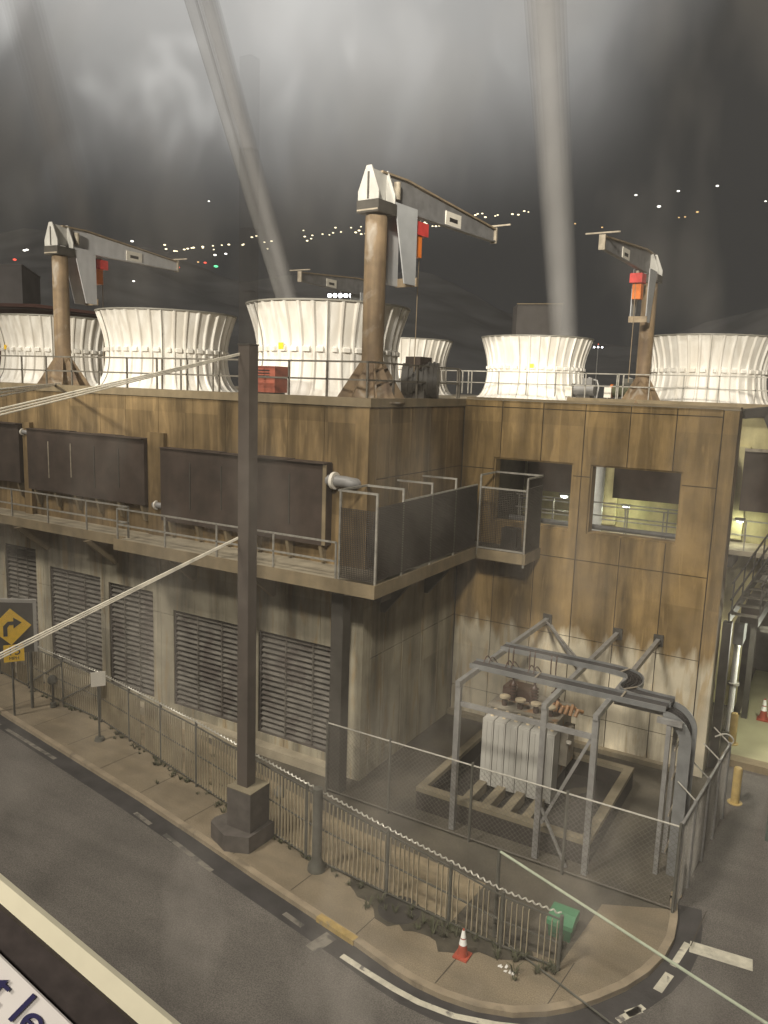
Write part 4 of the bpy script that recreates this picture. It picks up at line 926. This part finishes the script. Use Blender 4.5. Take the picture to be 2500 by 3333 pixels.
def text(body, size, center, xdir, ydir, m, name, parent=None, depth=0.002):
    cu = bpy.data.curves.new(name, 'FONT'); cu.body = body; cu.size = size; cu.align_x = 'CENTER'; cu.align_y = 'CENTER'; cu.extrude = depth
    o = bpy.data.objects.new(name, cu); COL.objects.link(o); bpy.context.view_layer.update()
    me = bpy.data.meshes.new_from_object(o); bpy.data.objects.remove(o)
    x, y = Vector(xdir).normalized(), Vector(ydir).normalized(); z = x.cross(y)
    base = Vector(parent['base']) if parent is not None and 'base' in parent else Vector((0, 0, 0))
    for v in me.vertices: v.co = Vector(center)+x*v.co.x+y*v.co.y+z*v.co.z-base
    me.materials.clear(); me.materials.append(M[m]); q = bpy.data.objects.new(name, me); COL.objects.link(q)
    if parent is not None: q.parent = parent
    return q
text('15', 0.42, pc+n_*0.024+v_*0.05, h_, v_, 'black', 'speed_lettering', sg)
text('MPH', 0.15, pc+n_*0.024-v_*0.19, h_, v_, 'black', 'unit_lettering', sg)
bb = thing('sign_board', (-22.6, 15.6, 0), 'large pale framed board standing behind the yellow arrow sign', 'board')
c2 = sc_-n_*0.5+h_*0.05+v_*-0.15
MB().prism(onsign(c2, [(-1.0, -0.9), (0.62, -0.9), (0.62, 0.75), (-1.0, 0.95)], 0), n_*0.04).build('panel', 'steel', bb)
MB().prism(onsign(c2, [(0.62, -0.9), (0.72, -0.9), (0.72, 0.85), (0.62, 0.85)], -0.02), n_*0.10).build('frame', 'sign', bb)
MB().prism(onsign(c2, [(-1.0, 0.95), (0.62, 0.75), (0.72, 0.85), (-1.0, 1.06)], -0.02), n_*0.10).build('frame', 'sign', bb)
for q in (-0.8, 0.5): p = c2+h_*q; MB().tube([(p.x, p.y, 0.002), (p.x, p.y, c2.z-0.8)], 0.05, 8).build('leg', 'fpost', bb, True)
ws = thing('notice_sign', (-18.65, 15.15, 0), 'blank white rectangular notice on a thin post at the sidewalk edge', 'sign')
p = Vector((-18.65, 15.15, 0))
MB().prism([p+h_*a+v_*b for a, b in ((-0.21, 1.75), (0.21, 1.75), (0.21, 2.20), (-0.21, 2.20))], n_*0.02).build('plate', 'white', ws)
MB().tube([(p.x-0.03, p.y+0.02, 0.002), (p.x-0.03, p.y+0.02, 2.1)], 0.032, 8).build('post', 'fpost', ws, True); MB().lathe([(0.16, 0), (0.13, 0.1), (0, 0.11)], (p.x-0.03, p.y+0.02, 0.002), 12).build('foot', 'fpost', ws, True)
mh = atz(1300, 2962, 0)
o = MB().lathe([(0.46, 0.003), (0.46, 0.012), (0.0, 0.013)], (mh.x, mh.y, 0), 28).build('dark_patch', 'pit', None); tag(o, 'dark round patch set in the sidewalk by the fence', 'manhole cover')  # plain dark disc laid on the sidewalk
lt = MB(); c3 = atz(1650, 3155, 0)
for k in range(6):
    a = random.uniform(0, 6.28); q = Vector((c3.x+random.uniform(-.16, .16), c3.y+random.uniform(-.12, .12), 0.006+0.004*k)); u = Vector((math.cos(a), math.sin(a), 0.2))*0.035; w_ = Vector((-math.sin(a), math.cos(a), 0.1))*0.022
    lt.add([q-u-w_, q+u-w_, q+u+w_+Vector((0, 0, .02)), q-u+w_], [(0, 1, 2, 3)])
o = lt.build('litter', 'litter', None); o['kind'] = 'stuff'; tag(o, 'scraps of white litter on the sidewalk corner', 'litter')
# weeds along the fence foot
wm = MB(); wr = random.Random(5)
for k in range(130):
    i = wr.randrange(4, len(fp)-1); a, b = fp[i], fp[i+1]; q = a.lerp(b, wr.random()); t = (b-a).normalized()
    d = -abs(wr.gauss(0.0, 0.30 if q.x > -8.5 else 0.10)) if wr.random() < 0.8 else wr.gauss(0.5, 0.4); big = wr.uniform(0.05, 0.20)*(1.5 if q.x > -8.5 else 0.8)
    c = Vector((q.x-t.y*d, q.y+t.x*d, 0.004))
    for j in range(wr.randrange(9, 20)):
        a2 = wr.uniform(0, 6.28); h = big*wr.uniform(0.5, 1.1); u = Vector((math.cos(a2), math.sin(a2), 0)); e = Vector((-u.y, u.x, 0))*wr.uniform(0.006, 0.016)
        c2_ = c+u*wr.uniform(0, 0.05); mid = c2_+u*h*0.3+Vector((0, 0, h*0.7)); tip = c2_+u*h*wr.uniform(0.5, 0.95)+Vector((0, 0, h*wr.uniform(0.6, 1.0)))
        wm.add([c2_-e, c2_+e, mid+e*0.8, mid-e*0.8, tip], [(0, 1, 2, 3), (3, 2, 4)])
o = wm.build('weeds', 'weeds', None); o['kind'] = 'stuff'; tag(o, 'low dark weeds growing along the foot of the slatted fence', 'weeds')
#@@COURT
# ------------------------------------------------------------------ right-hand court: stair, brace, tank
stn = thing('court_stair', (-2.2, 26, 5), 'steel stair flight with dark rails climbing beside the wall end', 'stair')
sa, sb = Vector((-2.45, 24.3, 4.6)), Vector((-1.75, 28.2, 5.9))
for dx in (0.0, 0.75):
    MB().bar(sa+Vector((dx, 0, 0)), sb+Vector((dx, 0, 0)), 0.06, 0.28).build('stringer', 'steel', stn)
    m = MB()
    for z in (0.55, 1.05): m.bar(sa+Vector((dx, 0, z)), sb+Vector((dx, 0, z)), 0.045)
    r_ = m.build('handrail', 'steel', stn)
    for q in range(5): p = sa.lerp(sb, 0.04+q*0.23)+Vector((dx, 0, 0)); MB().bar(p, p+Vector((0, 0, 1.06)), 0.045).build('post', 'steel', r_)
for q in range(8): p = sa.lerp(sb, (q+0.5)/8); MB().box(p.x, p.x+0.7, p.y-0.13, p.y+0.13, p.z, p.z+0.03).build('tread', 'grate', stn)
MB().box(-2.58, -2.34, 24.1, 24.4, 0-0.1, 4.5).build('stair_pier', 'steel', stn)
br = thing('canopy_brace', (-2.4, 24, 10.3), 'dark angled steel brace springing from the top of the wall end', 'brace')
MB().bar((-2.61, 23.9, 10.52), (-1.95, 24.2, 10.62), 0.30, 0.26).build('head_beam', 'steel', br)
MB().bar((-1.98, 24.15, 10.6), (-0.6, 24.2, 7.6), 0.34, 0.3, (0, 1, 0)).build('raking_leg', 'steel', br)
MB().bar((-0.62, 24.2, 7.7), (-0.62, 24.2, Z0), 0.34, 0.3).build('leg', 'steel', br)
tk = thing('white_tank', (-1.9, 28.2, 5.0), 'rounded white tank top lying in the dark right-hand court', 'tank')
MB().tube([(-2.1, 28.7, 5.15), (-1.9, 28.7, 5.15), (-0.2, 28.75, 5.15), (0.0, 28.75, 5.15)], [0.2, 0.34, 0.34, 0.2], 16).build('shell', 'white', tk, True)
MB().box(-1.9, -0.2, 28.45, 29.0, 3.2, 4.82).build('cradle', 'steel', tk)
dk = thing('court_platform', (-1, 27, 4.4), 'dark steel platform hanging over the lit court floor at the right edge', 'platform')
B(-2.3, 10, 26.6, YR-0.05, 4.25, 4.40).build('deck', 'steel', dk); B(-2.35, 10, 26.50, 26.59, 3.95, 4.45).build('fascia', 'dark', dk)
B(-2.5, -2.2, 26.5, 27.4, 3.2, 3.9).build('duct', 'tray', dk)
for x in (-2.2, 1.5, 5): B(x, x+0.18, 28.9, 29.1, Z0+0.01, 4.245).build('leg', 'steel', dk)
wp = thing('standpipe', (-2.35, 27.4, 0), 'pale standpipe with a flange lit from above behind the wall end', 'pipe')
MB().tube([(-2.42, 27.3, 0.0), (-2.42, 27.3, 3.1)], 0.10, 12).build('riser', 'refl', wp, True); MB().tube([(-2.42, 27.3, 1.6), (-2.42, 27.3, 1.68)], 0.19, 14).build('flange', 'rail', wp, True)
gd = thing('green_door_leaf', (0.2, 24, 0), 'dark green steel door leaf standing at the right edge before the court', 'door')
g1 = atz(2500, 2740, Z0); B(g1.x-0.08, g1.x+1.2, g1.y, g1.y+0.08, Z0+0.002, 2.0).build('leaf', mat('dark_green_steel', (0.05, 0.07, 0.06), 0.5, 0.2, 2), gd)
rk = thing('court_step', (-1.4, 24.9, 0), 'low concrete step at the edge of the lit court floor', 'step')
B(-2.33, 4, 24.75, 25.19, Z0+0.002, 0.12).build('tread', 'coping', rk)
# bulkhead lamps
def bulkhead(p, lab, power, tgt=None):
    t = thing('bulkhead_lamp', tuple(p), lab, 'lamp', 'lit bulkhead lamps in the court')
    MB().box(p.x-0.16, p.x+0.16, p.y-0.10, p.y+0.10, p.z, p.z+0.06).build('hood', 'steel', t)
    MB().lathe([(0.13, 0), (0.11, -0.07), (0, -0.10)], (p.x, p.y, p.z-0.002), 14).build('lens', GLOW['lampg'], t, True)
    l = lamp('bulkhead_light', 'POINT', (p.x, p.y-0.05, p.z-0.22), power, (0.95, 1.0, 0.72), None, 0.10); return t
bulkhead(Vector((-6.72, 28.9, 6.92)), 'lit bulkhead lamp under the dark bay seen through the right opening', 22)
bulkhead(Vector((-2.90, 28.95, 6.85)), 'lit bulkhead lamp seen past the wall end above the stair rails', 22)
bulkhead(Vector((-8.20, 26.2, 7.45)), 'lit bulkhead lamp just beside the mesh bay in the left opening', 14)
for x, y, z in ((-8.2, 26.2, 7.51), ):
    pass
tl = thing('tube_light', (-1.9, 27.6, 3.9), 'cold white tube light under the platform over the court floor', 'lamp')
MB().tube([(-1.6, 28.0, 3.92), (-0.4, 28.0, 3.92)], 0.05, 8).build('tube', GLOW['tube'], tl, True); B(-1.7, -0.3, 27.94, 28.06, 3.98, 4.245).build('fitting', 'rail', tl)
lamp('court_light', 'POINT', (-0.6, 27.4, 3.3), 330, (1.0, 1.0, 0.80), None, 0.15)
#@@FAR
# ------------------------------------------------------------------ beyond the roof: reflection bars, flood towers, far buildings, lights
def tower(px_, py_, d, w, lab, nl):
    c = atd(px_, py_, d); t = thing('floodlight_tower', (c.x, c.y, 0), lab, 'light tower', 'lit floodlight towers beyond the roof')
    MB().tube([(c.x, c.y, 0), (c.x, c.y, c.z)], w*0.10, 8).build('mast', 'galv', t, True)
    MB().bar(c-rt*w*0.9-v_*0.04*w, c+rt*w*0.9-v_*0.04*w, w*0.10).build('cross_arm', 'galv', t)
    for i in range(nl):
        p = c+rt*w*(-0.85+1.7*i/(nl-1)); MB().lathe([(0, -0.16*w), (0.13*w, -0.10*w), (0.16*w, 0.03*w), (0.10*w, 0.13*w), (0, 0.15*w)], (p.x, p.y, p.z), 12).build('flood_lamp', GLOW['flood'], t, True)
    q = c+v_*w*0.55; MB().tube([(c.x, c.y, c.z+0.12*w), (q.x, q.y, q.z)], w*0.03, 6).build('beacon_stem', 'galv', t)
    MB().lathe([(0, 0), (0.12*w, 0.03*w), (0.12*w, 0.1*w), (0, 0.14*w)], (q.x, q.y, q.z), 10).build('beacon', GLOW['r'], t, True)
tower(1108, 962, 130, 2.1, 'brilliant white floodlight tower with a red beacon beside the centre crane post', 5)
tower(1947, 1130, 150, 0.9, 'small lit floodlight tower between the two right-hand stacks', 3)
def leaning(name, lab, a, b, d, w0, w1, m, shells=(1.0, 0.86, 0.68, 0.45)):  # window reflections built as see-through bars standing in the scene
    A, Bp = atd(*a, d), atd(*b, d*0.99); t = thing(name, tuple(Bp), lab, 'mast'); mb = MB()  # each 'mast' here is a window reflection built as a bar
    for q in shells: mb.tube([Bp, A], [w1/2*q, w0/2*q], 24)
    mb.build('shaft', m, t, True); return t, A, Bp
t, A, Bp = leaning('pale_reflection', 'broad pale translucent upright reflection bar crossing the night sky right of centre', (1765, -160), (1845, 1260), 52, 2.9, 1.75, 'mast')
bx = atd(1755, 1040, 56); hs_ = thing('roof_housing', (bx.x, bx.y, 10.5), 'dim plain block on the far roof behind the lone white stack', 'housing')
MB().prism([bx-rt*1.6-v_*3.2, bx+rt*1.6-v_*3.2, bx+rt*1.6+v_*1.05, bx-rt*1.6+v_*1.05], Vector((fw.x, fw.y, 0))*2.0).build('casing', mat('dim_housing', (0.075, 0.068, 0.064), 0.8, 0.2, 0.8), hs_)
MB().bar(bx-rt*1.65+v_*1.09, bx+rt*1.65+v_*1.09, 0.12, 0.06).build('cap_strip', 'coping', hs_)
t, A, Bp = leaning('leaning_reflection', 'pale translucent double reflection bar leaning down through the sky toward the big stack', (640, -120), (985, 1130), 48, 1.5, 0.95, 'mast')
A2, B2 = atd(585, -120, 48.5), atd(958, 1130, 48.2); MB().tube([B2, A2], [0.22, 0.42], 12).build('side_reflection', 'refl_bar_dim', t, True)
t, A, Bp = leaning('faint_reflection', 'wide faint brownish translucent reflection bar slanting down to the leftmost crane', (40, -120), (330, 985), 60, 3.0, 2.6, 'refl_bar_faint')
fb = thing('far_shed', tuple(atd(160, 1010, 95)), 'low dark red roofed shed behind the leftmost stacks', 'building')
c = atd(150, 1000, 95)
MB().prism([c-rt*20-v_*13, c+rt*10-v_*13, c+rt*10-v_*1.5, c-rt*1-v_*0.2, c-rt*20+v_*0.2], fw*12).build('wall', 'farr', fb)
MB().prism([c-rt*20+v_*0.22, c-rt*1-v_*0.18, c+rt*10.2-v_*1.48, c+rt*10.2-v_*1.2, c-rt*1+v_*0.2, c-rt*20+v_*0.6], fw*-0.8).build('roof', 'farr', fb)
ob = thing('far_block', tuple(atd(35, 900, 260)), 'dim grey block low on the skyline at the left edge', 'building'); c = atd(30, 905, 260)
MB().prism([c-rt*9-v_*32, c+rt*4.2-v_*32, c+rt*4.2+v_*4, c-rt*9+v_*4], fw*14).build('wall', 'farb', ob); MB().prism([c-rt*9.2+v_*4.05, c+rt*4.4+v_*4.05, c+rt*4.4+v_*4.5, c-rt*9.2+v_*4.5], fw*14.2).build('roof', 'farb', ob)
# hillside lights: one object each
def far_lights(coords, key, lab, grp, r=1.5, d=900):
    first = None
    for i, (x, y) in enumerate(coords):
        p = atd(x, y, d)
        if first is None:
            first = MB().lathe([(0, -1), (0.75, -0.6), (1.1, 0), (0.75, 0.6), (0, 1)], (0, 0, 0), 8).build('distant_light', GLOW[key], None); tag(first, lab, 'light', grp); o = first
        else: o = first.copy(); COL.objects.link(o)
        o.location = p; s_ = r*random.uniform(0.75, 1.25); o.scale = (s_*1.25, s_*1.25, s_*0.7)
rl = random.Random(11)
ypts = [(536, 797), (568, 817), (600, 812), (630, 806), (660, 803), (693, 800), (722, 798), (820, 772), (835, 768), (988, 750), (992, 770), (1017, 766), (1050, 762), (1110, 755), (1143, 741), (1175, 738), (1275, 727), (1285, 740), (1310, 722), (1318, 738), (1342, 720), (1352, 733), (1388, 728), (1463, 707), (1480, 717), (1486, 711), (1530, 713), (1555, 696), (1570, 695), (1580, 707), (1612, 703), (1620, 700), (1668, 697), (1720, 690), (450, 812), (745, 796)]
ypts += [(1176+q*13.2, 762-q*1.35+rl.uniform(-1, 1)) for q in range(12)]+[(1408+q*11, 737-q*1.1+rl.uniform(-1, 1)) for q in range(7)]
for q in range(30):
    x_ = rl.uniform(540, 1730); ypts.append((x_, 815-(x_-540)*0.105+rl.gauss(0, 9)))
far_lights(ypts, 'y', 'small yellow-white light on the far dark hillside', 'yellow-white lights on the far hillside', 1.0)
far_lights([(80, 815), (88, 813), (430, 785), (415, 845), (440, 838), (680, 655), (435, 915), (52, 948), (118, 950), (1317, 800), (1338, 792), (2070, 635), (2208, 622), (2335, 605), (700, 830), (735, 826), (2492, 655), (1975, 780)], 'w', 'cool white light scattered over the dark hillside and sky edge', 'cool white scattered far lights', 1.2)
far_lights([(2145, 672)], 'w', 'brightest lone white light high at the right of the night sky', None, 1.9)
far_lights([(568, 866), (645, 853), (82, 930), (1872, 728), (1960, 740), (2230, 706), (2210, 708), (2270, 690)], 'o', 'amber light on the far dark ground', 'amber far lights', 1.0)
far_lights([(580, 870), (668, 855), (78, 938), (1208, 768), (1255, 768), (1555, 724), (1318, 592), (48, 845)], 'r', 'small red light on the far dark ground', 'red far lights', 1.5)
far_lights([(703, 867)], 'g', 'single green light low on the far hillside', None, 1.6)
# glass reflection streaks on the left, built as wires to the pole and crane
for a, b, w, lab in ((atd(-60, 2165, 13), Vector((px-0.155, py-0.1, 0))+v_*aty(805, 1750, py).z, 0.036, 'long pale reflection streak slanting up from lower left to the dark pole'),
                     (atd(-60, 1355, 11), Vector((px-0.155, py, 0))+v_*aty(770, 1150, py).z, 0.034, 'lower of two pale reflection streaks slanting across the left end of the roof edge'),
                     (atd(-60, 1287, 11), Vector((-26.2, 19.9, 10.62)), 0.045, 'upper of two pale reflection streaks slanting to the leftmost crane base')):
    m = MB()
    for k in range(3):
        o_ = Vector((0, 0, w*(k-1)*1.3)); m.tube([Vector(a)+o_, Vector(a).lerp(Vector(b), 0.5)+o_*0.7, Vector(b)+o_*0.4], w*0.42, 8)
    o = m.build('reflection_streak', 'cable', None, True); tag(o, lab, 'cable', 'pale reflection streaks')  # glass reflections built as cables, not real cables
#@@WINDOW
# ------------------------------------------------------------------ the window this is seen through: lower frame, rubber gasket, sticker
D = 0.62
HAZE = 2.7  # haze density imitating the milky interior reflection on the glass
def wp_(x, y, d=D): return atd(x, y, d)
wf = thing('window_frame', tuple(wp_(150, 3100)), 'blurred cream window frame edge with a black rubber gasket at the lower left', 'window frame')
def quad(a, b, c, d, dep, th): return MB().prism([wp_(*a, dep), wp_(*b, dep), wp_(*c, dep), wp_(*d, dep)], fw*th)
quad((-260, 2646), (700, 3446), (545, 3430), (-260, 2735), 0.62, 0.006).build('trim', 'trim', wf)
quad((-260, 2732), (548, 3436), (330, 3436), (-260, 2880), 0.615, 0.008).build('gasket', 'gasket', wf)
quad((-260, 2881), (329, 3436), (-260, 3436), (-262, 3300), 0.61, 0.006).build('lower_panel', 'gasket', wf)
stx = thing('door_sticker', tuple(wp_(60, 3250)), 'white sticker with dark blue lettering on the panel below the window', 'sticker')
quad((-260, 2862), (350, 3450), (-100, 3450), (-260, 3300), 0.606, 0.002).build('sheet', 'paper', stx)
dx_ = (wp_(228, 3333, .6)-wp_(0, 3112, .6)).normalized(); dy_ = (up-dx_*up.dot(dx_)).normalized()
tcn = wp_(62, 3280, 0.604)
text('ot le', 0.040, tcn-dx_*0.012, dx_, -fw.cross(dx_) if (-fw.cross(dx_)).dot(up) > 0 else fw.cross(dx_), 'ink', 'lettering', stx, 0.0004)
fh = Vector((fw.x, fw.y, 0)).normalized()
def pane_pt(u, w, d): return CAMP+r0*u+Vector((0, 0, w))+fh*d
pm = bpy.data.materials.new('reflection_haze'); pm.use_nodes = True; pt = pm.node_tree; pt.nodes.remove(pt.nodes['Principled BSDF'])
pv = pt.nodes.new('ShaderNodeVolumePrincipled'); pv.inputs['Color'].default_value = (1.0, 0.93, 0.84, 1); pv.inputs['Anisotropy'].default_value = -0.4
pc_ = pt.nodes.new('ShaderNodeTexCoord'); pp = pt.nodes.new('ShaderNodeMapping'); pt.links.new(pc_.outputs['Object'], pp.inputs[0]); pp.inputs['Scale'].default_value = (1.0, 1.0, 0.45)
pn = pt.nodes.new('ShaderNodeTexNoise'); pt.links.new(pp.outputs[0], pn.inputs['Vector']); pn.inputs['Scale'].default_value = 11.0; pn.inputs['Detail'].default_value = 3.0
pr = pt.nodes.new('ShaderNodeMapRange'); pt.links.new(pn.outputs['Fac'], pr.inputs[0]); pr.inputs[1].default_value = 0.50; pr.inputs[2].default_value = 0.78; pr.inputs[3].default_value = HAZE; pr.inputs[4].default_value = HAZE*5.0
pt.links.new(pr.outputs[0], pv.inputs['Density']); pt.links.new(pv.outputs[0], pt.nodes['Material Output'].inputs['Volume'])
pb_ = MB().add([pane_pt(u, w, d) for d in (0.70, 0.712) for u, w in ((-0.62, -0.75), (0.62, -0.75), (0.62, 0.60), (-0.62, 0.60))], [(0, 1, 2, 3), (7, 6, 5, 4), (0, 4, 5, 1), (1, 5, 6, 2), (2, 6, 7, 3), (3, 7, 4, 0)])
pb_.build('pane', pm, wf)
lamp('cabin_light', 'POINT', tuple(CAMP+rt*-0.45-fw*0.35+up*0.35), 36, (1.0, 0.92, 0.78), None, 0.15)
